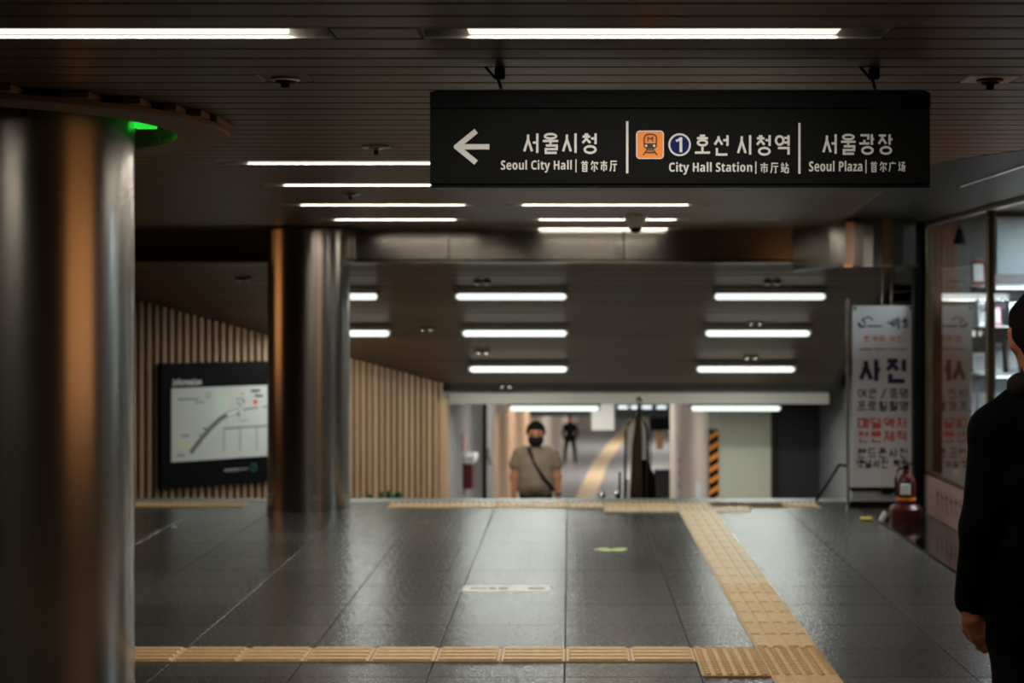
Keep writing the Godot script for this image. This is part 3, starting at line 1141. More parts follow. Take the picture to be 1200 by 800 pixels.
func build_timber_wall() -> void:
	var w := struct_node("wall_timber", "wall of vertical timber slats beside the stairs", "wall")
	var basis := Basis(WD, Vector3.UP, WN)
	var y0 := -1.6
	part(w, "backing", boxm(Vector3(7.0, 5.2, 0.1)), M.backing, WA + WD * 0.36 + Vector3(0, 0.9, 0) - WN * 0.16, basis)
	for i in range(-31, 46):
		var s := i * 0.0842
		var p := WA + WD * s
		var top := minf(slope_y(-p.z) + 0.0, 2.55)
		var o := part(w, "slat", unit_slat(), M.wood[rng.randi() % 3], p + Vector3(0, (y0 + top) / 2, 0), basis)
		o.scale = Vector3(1, top - y0, 1)
	part(w, "base_rail", boxm(Vector3(6.5, 0.1, 0.02)), M.backing, WA + WD * 0.6 + Vector3(0, -0.75, 0) + WN * 0.03, basis)

var slat_mesh: ArrayMesh
func unit_slat() -> ArrayMesh:
	if slat_mesh == null:
		var st := sts()
		cbox(st, Vector3(0, 0, -0.04), Vector3(0.044, 1.0, 0.135), 0.004)
		slat_mesh = st.commit()
	return slat_mesh

# ---------------------------------------------------------------- all the lights
func build_lights() -> void:
	var row := {58: "first", 50: "second", 40: "third", 30: "fourth", 22: "fifth"}
	for s in STRIPS:
		var zc: float = 4.18 + 0.16 * s[0]
		var lab := "white ceiling strip light in the concourse behind the hanging sign's reader"
		if s[0] == 0:
			lab = "wide white strip light next to the detector on a brown plate" if s[1] < -0.5 else "wide white strip light just above the hanging direction sign"
		elif row.has(s[0]):
			lab = "white strip light in the %s row from the steel bulkhead, %s" % [row[s[0]], "column side" if s[1] < -0.5 else "shop side"]
		strip_light(s[1], s[2], zc, lab)
	for i in 3:
		var d: float = [15.88, 16.91, 18.05][i]
		var y: float = slope_y(d) - 0.085
		for x in [[-1.11, -0.04], [1.42, 2.49], [-2.88, -1.89]]:
			if i == 2 and x[0] < -2:
				continue
			batten(x[0], x[1], y, d, "bright batten on the sloping ceiling, %s row from the bulkhead, %s" % [["first", "second", "third"][i], "banner side" if x[0] > 1 else "middle" if x[0] > -2 else "timber wall side"])
	batten(-0.72, 0.34, 0.475, 19.5, "bright batten hanging behind the header band above the brown shirted man", true)
	batten(1.46, 2.52, 0.475, 19.5, "bright batten hanging behind the header band beside the striped corner guard", true)
	for i in 7:
		var d: float = [22.5, 29.0, 37.0, 44.0, 56.0, 68.0, 82.0][i]
		var x: float = [0.1, 0.3, 0.6, 0.9, 2.2, 3.6, 9.0][i]
		var t := thing("hall_light", "long ceiling light of the lower hall", "ceiling light", Vector3(x, 0.69, -d), "ceiling lights of the lower hall")
		part(t, "housing", boxm(Vector3(1.6, 0.06, 1.2)), M.white, Vector3(0, -0.03, 0))
		part(t, "diffuser", boxm(Vector3(1.5, 0.02, 1.1)), M.diffuser_stair, Vector3(0, -0.068, 0))
		area(t, Vector3(0, -0.085, 0), 1.5, 1.1, HALL_C, E_HALL * [0.5, 1.0, 1.8, 2.6, 3.0, 3.4, 3.4][i])

# ---------------------------------------------------------------- the hanging direction sign
func build_sign() -> void:
	var d := 4.7
	var base := P(797, 220, d)
	var t := thing("direction_sign", "black hanging direction sign with white arrow and station lettering", "sign", base)
	var k := d / F
	var a := P(504, 106, d)
	var b := P(1090, 220, d)
	cb(t, "panel", Vector3(a.x, P(0, 127, d).y, -d), Vector3(b.x, P(0, 216, d).y, -d - 0.11), M.sign, 0.003)
	# top box with a notch at both ends
	var u := P(0, 127, d).y - base.y
	var v := a.y - base.y
	var xa := a.x - base.x
	var xb := b.x - base.x
	part(t, "top_box", plate([Vector2(xa, u + 0.002), Vector2(xb, u + 0.002), Vector2(xb, v - 0.008), Vector2(xb - 0.018, v), Vector2(xa + 0.018, v), Vector2(xa, v - 0.006)], -0.115, 0.004), M.sign_top)
	cb(t, "bottom_rail", Vector3(a.x, P(0, 217, d).y, -d + 0.006), Vector3(b.x, P(0, 220, d).y, -d - 0.13), M.dark_metal, 0.003)
	for hx in [585.0, 1028.0]:
		var x := P(hx, 0, d).x - base.x
		part(t, "hanger", cboxm(Vector3(0.03, 0.034, 0.03), 0.004), M.black, Vector3(x, CEIL - base.y - 0.018, -0.05))
		part(t, "hanger_rod", tube([Vector3(x - 0.006, CEIL - base.y - 0.03, -0.05), Vector3(x + 0.003, v + 0.014, -0.05)], 0.005, 8), M.black)
		part(t, "hanger_eye", tube([Vector3(x - 0.005, v - 0.004, -0.05), Vector3(x + 0.003, v + 0.018, -0.05), Vector3(x + 0.011, v - 0.004, -0.05)], 0.003, 6), M.black)
		part(t, "cable", tube([Vector3(x - 0.045, CEIL - base.y + 0.004, -0.04), Vector3(x - 0.012, CEIL - base.y - 0.034, -0.045)], 0.004, 6), M.black)
	# print
	var o := func(px: float, py: float) -> Vector2:
		var q := P(px, py, d) - base
		return Vector2(q.x, q.y)
	var zz := 0.0012
	var st := sts()
	seg(st, o.call(558, 153.5), o.call(535, 172.2), 6.4 * k, zz, false, false)
	seg(st, o.call(558, 190.5), o.call(535, 171.8), 6.4 * k, zz, false, false)
	seg(st, o.call(536, 172), o.call(573.5, 172), 6.2 * k, zz, false, false)
	disc(st, o.call(535.4, 172), 3.6 * k, 3.6 * k, zz, 10)
	part(t, "arrow", st.commit(), M.print_white)
	var ln := func(called: String, text: String, x0: float, y0: float, x1: float, y1: float, w: float, g: float) -> void:
		var p0: Vector2 = o.call(x0, y0)
		var p1: Vector2 = o.call(x1, y1)
		line_of(t, called, M.print_white, text, p0.x, p0.y, p1.x, p1.y, w, g, zz)
	ln.call("korean_character", "서울시청", 611, 155, 702, 180.5, 0.108, 0.08)
	ln.call("korean_character", "서울광장", 961.5, 156, 1048, 181.5, 0.108, 0.08)
	ln.call("korean_character", "호선", 812, 157, 856.5, 182.5, 0.108, 0.08)
	ln.call("korean_character", "시청역", 861.5, 157, 928, 182.5, 0.108, 0.08)
	ln.call("chinese_character", "首尔市厅", 679.5, 187.5, 724.5, 201.5, 0.1, 0.1)
	ln.call("chinese_character", "市厅站", 889.5, 190, 925.5, 203.5, 0.1, 0.1)
	ln.call("chinese_character", "首尔广场", 1018.5, 188.5, 1062, 202, 0.1, 0.1)
	st = sts()
	for l in [[735.0, 142.0, 203.0, 2.8], [936.7, 144.0, 203.5, 2.6], [675.0, 186.5, 202.0, 1.3], [885.7, 189.0, 203.5, 1.3], [1014.7, 187.0, 203.0, 1.3]]:
		st = sts()
		seg(st, o.call(l[0], l[1]), o.call(l[0], l[2]), l[3] * k, zz)
		part(t, "divider_line", st.commit(), M.print_white)
	for w in [["Seoul City Hall", 587, 187.5, 670, 202.2], ["City Hall Station", 784, 190, 881.5, 204.7], ["Seoul Plaza", 948, 188.5, 1010.5, 200.9]]:
		var p0: Vector2 = o.call(w[1], w[2])
		var p1: Vector2 = o.call(w[3], w[4])
		latin(t, "english_lettering", w[0], p0.x, p0.y, p1.x, p1.y, M.print_white, zz)
	# metro pictogram
	var q0: Vector2 = o.call(745.4, 186.2)
	var q1: Vector2 = o.call(778, 153)
	var picto := part(t, "pictogram_border", plate(rrect(q0.x, q0.y, q1.x, q1.y, 0.011), -0.001, 0.0012), M.print_white)
	part(picto, "pictogram_field", plate(rrect(q0.x + 0.0032, q0.y + 0.0032, q1.x - 0.0032, q1.y - 0.0032, 0.008), -0.001, 0.0018), M.print_orange)
	var z3 := 0.0024
	st = sts()
	var pc := func(u2: float, v2_: float) -> Vector2:    # position in the enlarged crop of the pictogram
		return o.call(720.0 + u2 / 9.23, 140.0 + v2_ / 9.23)
	var outline := [[322, 262], [322, 205], [330, 178], [350, 164], [388, 159], [425, 164], [446, 178], [454, 205], [454, 262]]
	for i in outline.size() - 1:
		seg(st, pc.call(outline[i][0], outline[i][1]), pc.call(outline[i + 1][0], outline[i + 1][1]), 1.6 * k, z3, true, true)
	part(picto, "pictogram_print", st.commit(), M.print_black)
	var body_poly := []
	for p in [[316, 258], [460, 258], [460, 292], [450, 310], [430, 318], [346, 318], [326, 310], [316, 292]]:
		body_poly.append(pc.call(p[0], p[1]))
	part(picto, "pictogram_print", plate(body_poly, 0.0, z3), M.print_black)
	st = sts()
	for l in [[[358, 318], [312, 384]], [[416, 318], [460, 384]], [[350, 330], [424, 330]], [[338, 356], [438, 356]], [[362, 240], [362, 186]], [[412, 240], [412, 186]], [[362, 190], [387, 216]], [[412, 190], [387, 216]]]:
		seg(st, pc.call(l[0][0], l[0][1]), pc.call(l[1][0], l[1][1]), 1.35 * k, z3)
	part(picto, "pictogram_print", st.commit(), M.print_black)
	st = sts()
	disc(st, pc.call(342, 285), 1.5 * k, 1.5 * k, z3 + 0.0005, 12)
	disc(st, pc.call(430, 285), 1.5 * k, 1.5 * k, z3 + 0.0005, 12)
	part(picto, "pictogram_lamp", st.commit(), M.print_white)
	# line number
	st = sts()
	disc(st, o.call(796.4, 169.6), 13.2 * k, 13.4 * k, 0.0012, 36)
	var number := part(t, "line_number_border", st.commit(), M.print_white)
	st = sts()
	disc(st, o.call(796.4, 169.6), 11.0 * k, 11.2 * k, 0.0018, 36)
	part(number, "line_number_field", st.commit(), M.print_blue)
	st = sts()
	seg(st, o.call(797.8, 160.8), o.call(797.8, 178.4), 3.3 * k, 0.0024)
	seg(st, o.call(798.2, 162.4), o.call(792.2, 165.4), 2.7 * k, 0.0024)
	part(number, "line_number", st.commit(), M.print_white)

# ---------------------------------------------------------------- information panel on the timber wall
func build_map_panel() -> void:
	var y0 := -0.15
	var y1 := 1.113
	var t := thing("information_panel", "black information panel with a pale area map on the timber wall", "panel", WA + WD * 0.17 + WN * 0.03 + Vector3(0, y0, 0))
	t.basis = Basis(WD, Vector3.UP, WN)
	var w := 1.36
	var h := y1 - y0
	part(t, "panel_body", cboxm(Vector3(w, h, 0.07), 0.006), M.black, Vector3(w / 2, h / 2, 0.035))
	var z := 0.0712
	# map sheet
	var mx0 := 0.115
	var mx1 := 1.275
	var my0 := 0.265
	var my1 := 1.01
	var sheet := part(t, "map_sheet", plate([Vector2(mx0, my0), Vector2(mx1, my0), Vector2(mx1, my1), Vector2(mx0, my1)], 0.07, z), std(Color(0.70, 0.70, 0.69), 0.5))
	var at := func(u: float, v: float) -> Vector2:     # u, v in the crop of the photograph (map spans 75..655, 160..585)
		return Vector2(lerpf(mx0, mx1, (u - 75.0) / 580.0), lerpf(my1, my0, (v - 160.0) / 422.0))
	var poly := func(pts: Array, m: Material, dz: float) -> void:
		var pp := []
		for p in pts:
			pp.append(at.call(p[0], p[1]))
		part(sheet, "map_print", plate(pp, z - 0.001, z + dz), m)
	poly.call([[335, 165], [365, 165], [405, 265], [395, 320], [318, 370], [322, 280]], M.print_green, 0.0006)
	poly.call([[78, 430], [215, 500], [185, 525], [150, 520], [78, 460]], std(Color(0.72, 0.73, 0.62), 0.6), 0.0006)
	var road := [[190, 525], [250, 450], [300, 395], [350, 350], [400, 322], [450, 308]]
	var st := sts()
	for i in road.size() - 1:
		seg(st, at.call(road[i][0], road[i][1]), at.call(road[i + 1][0], road[i + 1][1]), 0.05, z + 0.001, true, true)
	part(sheet, "map_print", st.commit(), M.print_grey)
	st = sts()
	for i in road.size() - 1:
		seg(st, at.call(road[i][0], road[i][1]), at.call(road[i + 1][0], road[i + 1][1]), 0.03, z + 0.0014, true, true)
	part(sheet, "map_print", st.commit(), M.print_white)
	for l in [[110, 225, 230, 225, 8], [205, 245, 260, 245, 7], [130, 435, 175, 435, 10], [105, 545, 150, 545, 10], [490, 300, 580, 290, 9], [605, 290, 635, 290, 9], [255, 395, 275, 405, 14], [370, 405, 652, 402, 9], [375, 405, 375, 540, 5], [470, 405, 470, 540, 5], [570, 405, 570, 540, 5], [455, 250, 475, 280, 8], [480, 230, 495, 260, 10], [450, 235, 465, 235, 10], [455, 318, 468, 340, 12], [225, 435, 245, 430, 7], [470, 365, 520, 362, 5]]:
		st = sts()
		seg(st, at.call(l[0], l[1]), at.call(l[2], l[3]), l[4] * 0.0017, z + 0.0018)
		part(sheet, "map_print", st.commit(), M.print_grey)
	st = sts()
	draw(st, [["o", Vector2(0.5, 0.5), 0.5, 0.5]], at.call(268, 190).x, at.call(268, 190).y, 0.06, 0.06, 0.008, z + 0.0018)
	part(sheet, "map_print", st.commit(), M.print_grey)
	st = sts()
	for l in [[535, 190, 590, 190, 13], [560, 220, 608, 222, 11]]:
		seg(st, at.call(l[0], l[1]), at.call(l[2], l[3]), l[4] * 0.0019, z + 0.0018)
	part(sheet, "map_print", st.commit(), M.print_black)
	st = sts()
	disc(st, at.call(562, 258), 0.024, 0.024, z + 0.0018, 14)
	disc(st, at.call(483, 205), 0.012, 0.012, z + 0.0018, 12)
	part(sheet, "map_print", st.commit(), M.print_red)
	latin(t, "title_lettering", "Information", 0.13, 1.105, 0.455, 1.035, M.print_white, z, true)
	st = sts()
	seg(st, Vector2(0.72, 0.145), Vector2(0.90, 0.145), 0.03, z)
	seg(st, Vector2(0.91, 0.145), Vector2(1.0, 0.145), 0.018, z)
	part(t, "maker_line", st.commit(), std(Color(0.42, 0.42, 0.42), 0.5))
	st = sts()
	draw(st, [["o", Vector2(0.5, 0.5), 0.5, 0.5]], 1.03, 0.20, 0.08, 0.09, 0.016, z)
	part(t, "maker_mark", st.commit(), std(Color(0.06, 0.27, 0.27), 0.5))

# ---------------------------------------------------------------- shop on the far side of the canopy
const GX := 2.85
func build_shop() -> void:
	var s := struct_node("wall_shop", "interior walls of the lit shop behind the glass", "wall")
	var dim := std(Color(0.36, 0.35, 0.33), 0.8)
	bx(s, "end_wall", Vector3(2.95, 0, -13.35), Vector3(6.2, 2.6, -13.5), dim)
	bx(s, "side_wall", Vector3(6.0, 0, -13.5), Vector3(6.2, 2.6, 10.0), dim)
	bx(s, "shop_ceiling", Vector3(2.88, 2.45, -13.5), Vector3(6.2, 2.55, 10.0), M.plenum)
	bx(s, "divider_wall", Vector3(2.9, 0, -8.75), Vector3(6.0, 2.45, -8.9), dim)
	bx(s, "front_wall", Vector3(2.875, 0, -8.85), Vector3(3.05, 2.45, 10.0), M.plaster)
	var wood := tri(std(Color(0.50, 0.33, 0.22), 0.6), Vector3(9, 0.7, 9))
	wood.albedo_texture = noise_tex(0.02, Color(0.75, 0.75, 0.75), Color(1, 1, 1), 121, 256, 4)
	for i in 5:
		cb(s, "wood_board", Vector3(2.96 + 0.048 * i, 0.3, -13.34), Vector3(3.005 + 0.048 * i, 2.35, -13.35), wood, 0.002)
	var pale := std(Color(0.66, 0.70, 0.71), 0.7)
	cb(s, "pale_panel", Vector3(3.50, 0.1, -13.30), Vector3(4.9, 2.40, -13.345), pale, 0.004)
	# window: base panel, frame, glass
	var w := struct_node("window_1", "shop window with slim bronze frame and a lettered pink base panel", "shop window")
	bx(w, "threshold", Vector3(2.38, 0.0, -12.9), Vector3(GX + 0.05, 0.012, 3.5), std(Color(0.05, 0.05, 0.05), 0.08))
	cb(w, "base_panel", Vector3(GX - 0.02, 0.012, -12.85), Vector3(GX + 0.03, 0.33, -8.85), std(Color(0.66, 0.54, 0.54), 0.4), 0.004)
	cb(w, "frame_rail", Vector3(GX - 0.025, 0.33, -12.9), Vector3(GX + 0.035, 0.36, -8.83), M.bronze, 0.004)
	cb(w, "frame_rail", Vector3(GX - 0.02, 2.30, -12.95), Vector3(GX + 0.03, 2.335, -8.83), M.lip, 0.004)
	var gold := std(Color(0.50, 0.44, 0.34), 0.3, 0.8)
	for d in [12.9, 11.0, 8.85]:
		cb(w, "mullion", Vector3(GX - 0.02, 0.33, -d + 0.022), Vector3(GX + 0.03, 2.33, -d - 0.022), gold, 0.004)
	bx(w, "pane", Vector3(GX, 0.35, -12.88), Vector3(GX + 0.004, 2.31, -11.02), M.glass)
	bx(w, "pane", Vector3(GX, 0.35, -10.98), Vector3(GX + 0.004, 2.31, -8.87), M.glass)
	# script on the base panel
	var st := sts()
	for i in 9:
		var u := -0.6 + 0.15 * i
		seg(st, Vector2(u, 0.07), Vector2(u + 0.045, -0.06 - 0.02 * (i % 3)), 0.018, 0.0)
		seg(st, Vector2(u - 0.02, 0.02), Vector2(u + 0.075, 0.035 - 0.02 * (i % 2)), 0.014, 0.0)
	part(w, "script_lettering", st.commit(), M.print_black, Vector3(GX - 0.0215, 0.19, -11.9), Basis(Vector3.UP, -PI / 2))
	# black post at the far end of the shop front
	solo("black_post", "black square post between the banner stand and the shop window", "post", cboxm(Vector3(0.085, 2.33, 0.12), 0.006), M.black, Vector3(2.783, 1.165, -12.96))
	# display shelf inside
	var sh := thing("display_shelf", "lit glass display shelf of frames inside the shop", "display shelf", Vector3(3.50, 0.0, -12.75))
	for x in [-0.27, 0.06, 0.12, 0.42]:
		part(sh, "post", tube([Vector3(x, 0.02, 0.16), Vector3(x, 2.0, 0.16)], 0.009, 8), M.chrome)
	for y in [0.35, 0.80, 1.13, 1.50, 1.82]:
		part(sh, "shelf_board", cboxm(Vector3(0.78, 0.014, 0.32), 0.003), M.white, Vector3(0.08, y, 0))
	part(sh, "back_panel", boxm(Vector3(0.78, 1.9, 0.01)), std(Color(0.30, 0.32, 0.35), 0.6), Vector3(0.08, 0.97, -0.165))
	for y in [0.785, 1.115, 1.805]:
		part(sh, "light_bar", cboxm(Vector3(0.34, 0.018, 0.022), 0.004), glow(Color(0.9, 0.97, 1.0), 2.5), Vector3(-0.02, y - 0.004, 0.15))
		area(sh, Vector3(-0.02, y - 0.0155, 0.145), 0.34, 0.02, Color(0.88, 0.96, 1.0), 0.5)
	var frames := [["white calendar card with the number 12 on the lit shop shelf", 3.24, 1.507, 0.085, 0.20, M.white], ["beige wooden picture frame on the lit shop shelf", 3.62, 1.507, 0.15, 0.19, std(Color(0.75, 0.62, 0.42), 0.6)], ["white oval dish leaning on the lower lit shelf", 3.22, 1.137, 0.12, 0.16, M.white], ["slim white plaque leaning beside the oval dish", 3.36, 1.137, 0.06, 0.24, M.white], ["white plaque at the post of the lower lit shelf", 3.47, 1.137, 0.08, 0.26, M.light_grey], ["pink framed card beside the calendar card on the lit shelf", 3.345, 1.507, 0.07, 0.15, std(Color(0.80, 0.45, 0.50), 0.6)], ["black framed photograph next to the beige frame", 3.48, 1.507, 0.10, 0.22, M.black], ["tall beige easel board at the end of the upper shelf", 3.78, 1.507, 0.12, 0.27, std(Color(0.80, 0.68, 0.48), 0.6)], ["broad white mat leaning at the end of the lower lit shelf", 3.68, 1.137, 0.2, 0.24, M.white], ["brown framed print on the lowest lit shelf", 3.62, 0.807, 0.16, 0.22, std(Color(0.42, 0.26, 0.16), 0.6)], ["dark red box on the upper shelf of the shop", 3.20, 1.827, 0.11, 0.20, std(Color(0.35, 0.08, 0.09), 0.6)]]
	for f in frames:
		var fo := thing("picture_frame", f[0], "display item", Vector3(f[1], f[2], -12.70), "goods on the lit shop shelf")
		var lean := Basis(Vector3.RIGHT, -0.18)
		part(fo, "frame_body", cboxm(Vector3(f[3], f[4], 0.014), 0.004), f[5], Vector3(0, f[4] / 2, -0.02), lean)
		part(fo, "frame_face", cboxm(Vector3(f[3] * 0.7, f[4] * 0.7, 0.004), 0.001), M.light_grey if f[5] != M.light_grey else M.white, Vector3(0, f[4] / 2, -0.011), lean)
		if f[0].contains("12"):
			latin(fo, "number_lettering", "12", -0.028, 0.17, 0.028, 0.115, M.print_black, -0.004)
	for i in 4:
		var jar := thing("glass_jar", "small pale jar standing low behind the shop glass", "jar", Vector3(3.2 + 0.085 * i, 0.812 if i > 1 else 0.362, -12.72), "pale jars low behind the shop glass")
		part(jar, "jar_body", lathe([Vector2(0.0, 0.0), Vector2(0.035, 0.0), Vector2(0.04, 0.05), Vector2(0.03, 0.1), Vector2(0.0, 0.1)], 16), std(Color(0.8, 0.68, 0.55), 0.3))
		part(jar, "jar_lid", lathe([Vector2(0.0, 0.1), Vector2(0.032, 0.1), Vector2(0.032, 0.115), Vector2(0.0, 0.118)], 16), M.light_grey)
	solo("leaning_board", "small wooden board leaning behind the shop glass", "board", cboxm(Vector3(0.035, 0.30, 0.02), 0.003), std(Color(0.68, 0.42, 0.25), 0.6), Vector3(2.98, 0.50, -12.3)).rotation.z = -0.45
	# hanging dark lamp shades in the shop
	for p in [[3.10, 2.16, 12.9], [3.47, 2.18, 12.2]]:
		var l := thing("pendant_shade", "dark conical lamp shade hanging before the " + ("brown boards" if p[0] < 3.3 else "pale panel"), "lamp", Vector3(p[0], p[1], -p[2]), "dark lamp shades in the shop")
		part(l, "shade", lathe([Vector2(0.055, 0.0), Vector2(0.02, 0.12), Vector2(0.0, 0.13)], 20), M.black)
		part(l, "cable", tube([Vector3(0, 0.12, 0), Vector3(0, 2.46 - p[1], 0)], 0.004, 6), M.black)
	# shop ceiling panels give the cool light on the pale wall; a warm spot on the dark wall
	var lp := thing("shop_light", "cool ceiling panel light inside the shop", "ceiling light", Vector3(4.2, 2.44, -12.2))
	part(lp, "panel_body", boxm(Vector3(0.64, 0.03, 0.64)), M.white, Vector3(0, -0.015, 0))
	part(lp, "diffuser", boxm(Vector3(0.6, 0.01, 0.6)), M.diffuser_stair, Vector3(0, -0.034, 0))
	area(lp, Vector3(0, -0.042, 0), 0.6, 0.6, Color(0.86, 0.96, 1.0), 9.0)
	var sp := thing("spot_lamp", "small warm spot lamp above the dark shop wall", "lamp", Vector3(3.38, 2.40, -13.05))
	part(sp, "lamp_body", lathe([Vector2(0.0, 0.06), Vector2(0.03, 0.05), Vector2(0.035, 0.0)], 16), M.black)
	part(sp, "lens", lathe([Vector2(0.0, 0.004), Vector2(0.03, 0.004)], 16), glow(Color(1.0, 0.75, 0.45), 1.0))
	var sl := SpotLight3D.new()
	sl.name = "lamp_light"
	sl.light_color = Color(1.0, 0.68, 0.36)
	sl.light_energy = 3.0
	sl.spot_angle = 40.0
	sl.spot_range = 20.0
	sl.light_size = 0.03
	sl.shadow_enabled = true
	sp.add_child(sl)
	sl.position = Vector3(0, -0.004, 0)
	sl.basis = Basis(Vector3.RIGHT, -PI / 2 - 0.25)
	# warm shops beside the concourse, mirrored in the steel columns
	warm_shop(Vector3(2.87, 0, -6.9), Vector3(1, 0, 0), 2.0, "warm backlit display case facing the thick steel column", 0.6)
	warm_shop(Vector3(-7.095, 0, -12.8), Vector3(-1, 0, 0), 2.2, "warm backlit display case on the wall beside the slim steel column", 0.9)

func warm_shop(at: Vector3, into: Vector3, w: float, label: String, e: float) -> void:
	var t := thing("display_case", label, "display case", at)
	var sgn := into.x
	part(t, "base_cabinet", cboxm(Vector3(0.24, 0.9, w), 0.006), M.dark_door, Vector3(-sgn * 0.12, 0.465, 0))
	part(t, "case_frame", cboxm(Vector3(0.10, 1.36, w + 0.08), 0.006), M.dark_metal, Vector3(-sgn * 0.05, 1.61, 0))
	part(t, "lit_panel", cboxm(Vector3(0.02, 1.26, w), 0.004), glow(Color(1.0, 0.60, 0.30), 0.3), Vector3(-sgn * 0.105, 1.61, 0))
	area(t, Vector3(-sgn * 0.118, 1.61, 0), w, 1.24, Color(1.0, 0.70, 0.42), e, Basis(Vector3.UP, sgn * PI / 2))

# ---------------------------------------------------------------- banner stand, extinguisher, rack
func build_banner() -> void:
	var d := 13.5
	var base := P(1034, 592, d)
	base.y = 0.0
	var t := thing("banner_stand", "white photo studio banner stand with black, navy and red Korean lettering", "banner", base)
	var o := func(px: float, py: float) -> Vector2:
		var q := P(px, py, d) - base
		return Vector2(q.x, q.y)
	var a: Vector2 = o.call(999, 358)
	var b: Vector2 = o.call(1070, 571)
	var sheet := part(t, "banner_sheet", plate([Vector2(a.x, b.y), Vector2(b.x, b.y), Vector2(b.x, a.y), Vector2(a.x, a.y)], -0.012, 0.0), std(Color(0.76, 0.74, 0.73), 0.55))
	var lp0: Vector2 = o.call(998, 590)
	var lp1: Vector2 = o.call(1070, 572)
	part(t, "lower_sheet", plate([Vector2(lp0.x, 0.03), Vector2(lp1.x, 0.03), lp1, Vector2(lp0.x, lp1.y)], -0.012, 0.0), std(Color(0.6, 0.59, 0.58), 0.55))
	part(t, "pole", tube([Vector3(o.call(993.5, 0).x, 0.0, 0), Vector3(o.call(993.5, 0).x, o.call(0, 350).y, 0)], 0.014, 10), M.chrome)
	part(t, "pole", tube([Vector3(o.call(1071, 0).x, 0.0, 0), Vector3(o.call(1071, 0).x, o.call(0, 316).y, 0)], 0.012, 10), M.chrome)
	for y in [572.5, 589.0]:
		var p: Vector2 = o.call(0, y)
		part(t, "cross_bar", cboxm(Vector3(0.54, 0.025, 0.03), 0.004), M.black, Vector3(0, maxf(p.y, 0.03), 0.006))
	part(t, "clamp", cboxm(Vector3(0.10, 0.05, 0.05), 0.01), M.black, Vector3(0.04, o.call(0, 574).y, 0.02))
	part(t, "foot", cboxm(Vector3(0.56, 0.02, 0.22), 0.006), M.black, Vector3(0.0, 0.01, -0.03))
	part(t, "stay_leg", tube([Vector3(o.call(991, 0).x, o.call(0, 546).y, -0.01), Vector3(o.call(985, 0).x, o.call(0, 545).y, -0.05), Vector3(o.call(970, 0).x - 0.04, 0.01, -0.36)], 0.012, 8), M.black)
	for p in [[1002.0, 361.0], [1067.0, 361.0]]:
		part(t, "corner_clip", cboxm(Vector3(0.02, 0.02, 0.01), 0.003), M.black, Vector3(o.call(p[0], p[1]).x, o.call(p[0], p[1]).y, 0.004))
	var zz := 0.0015
	var rows := [
		["사진", 1004, 418.5, 1066, 449, 0.175, 0.05, M.navy],
		["여권", 1004, 455, 1028.5, 466.5, 0.118, 0.08, M.print_black], ["/", 1029, 455, 1042, 467, 0.12, 0.0, M.print_black], ["증명", 1041, 455, 1065.5, 466.5, 0.118, 0.08, M.print_black],
		["프로필촬영", 1003.5, 469.5, 1065.5, 481.5, 0.118, 0.06, M.print_black],
		["메달액자", 1004, 489, 1064, 502, 0.13, 0.06, M.print_red],
		["전문제작", 1004, 504.5, 1064, 518, 0.13, 0.06, M.print_red],
		["핸드폰사진", 1003.5, 524.5, 1065, 536.5, 0.118, 0.1, M.print_black],
		["옛날사진 복원", 1003, 537.5, 1065, 548.5, 0.13, 0.06, M.print_black],
		["한국의 사진", 1012, 393, 1059, 400.5, 0.13, 0.08, M.print_red],
	]
	for r in rows:
		var p0: Vector2 = o.call(r[1], r[2])
		var p1: Vector2 = o.call(r[3], r[4])
		line_of(sheet, "korean_character", r[7], r[0], p0.x, p0.y, p1.x, p1.y, r[5], r[6], zz)
	# brush script and logo strokes at the head, one fine line of small print
	var st := sts()
	for l in [[1006, 378, 1008, 383, 3], [1008, 383, 1014, 382, 2.5], [1014, 379, 1010, 374, 2], [1010, 374, 1018, 371, 1.6], [1018, 371, 1023, 375, 1.6], [1016, 382, 1034, 382, 1.8], [1040, 377, 1046, 380, 2], [1046, 374, 1046, 383, 2], [1050, 373, 1049, 382, 2.4], [1053, 372, 1053, 386, 2.2], [1056, 377, 1064, 375, 2.2], [1060, 372, 1062, 381, 2.4], [1058, 383, 1064, 382, 2]]:
		seg(st, o.call(l[0], l[1]), o.call(l[2], l[3]), l[4] * d / F, zz)
	part(sheet, "logo_strokes", st.commit(), M.print_black)
	for l in [[1007, 409, 1022, 409, 1.8], [1041, 409, 1063, 409, 1.6]]:
		st = sts()
		seg(st, o.call(l[0], l[1]), o.call(l[2], l[3]), l[4] * d / F, zz)
		part(sheet, "small_print", st.commit(), M.print_grey)
	st = sts()
	seg(st, o.call(1024, 409), o.call(1039, 409), 1.8 * d / F, zz)
	part(sheet, "small_print", st.commit(), std(Color(0.62, 0.33, 0.27), 0.6))
	# steel rack behind the banner
	var r := thing("steel_rack", "tall chrome rack with white top panel behind the banner stand", "rack", Vector3(2.82, 0, -13.85))
	for x in [-0.16, -0.08, 0.12]:
		part(r, "post", tube([Vector3(x, 0.0, 0.06), Vector3(x, 1.98, 0.06)], 0.012, 8), M.chrome)
	for y in [1.70, 1.79, 1.4, 1.0, 0.5]:
		part(r, "bar", tube([Vector3(-0.08, y, 0.06), Vector3(0.12, y + 0.012, 0.06)], 0.009, 8), M.chrome)
	part(r, "top_panel", cboxm(Vector3(0.2, 0.12, 0.01), 0.003), M.light_grey, Vector3(0.02, 1.92, 0.05))
	part(r, "back_sheet", cboxm(Vector3(0.2, 1.6, 0.01), 0.003), M.black, Vector3(0.02, 1.05, 0.02))
	# extinguisher in its stand
	var e := thing("fire_extinguisher", "red fire extinguisher in a red floor stand beside the black post", "fire extinguisher", Vector3(2.58, 0.012, -12.45))
	var er := std(Color(0.27, 0.025, 0.022), 0.35)
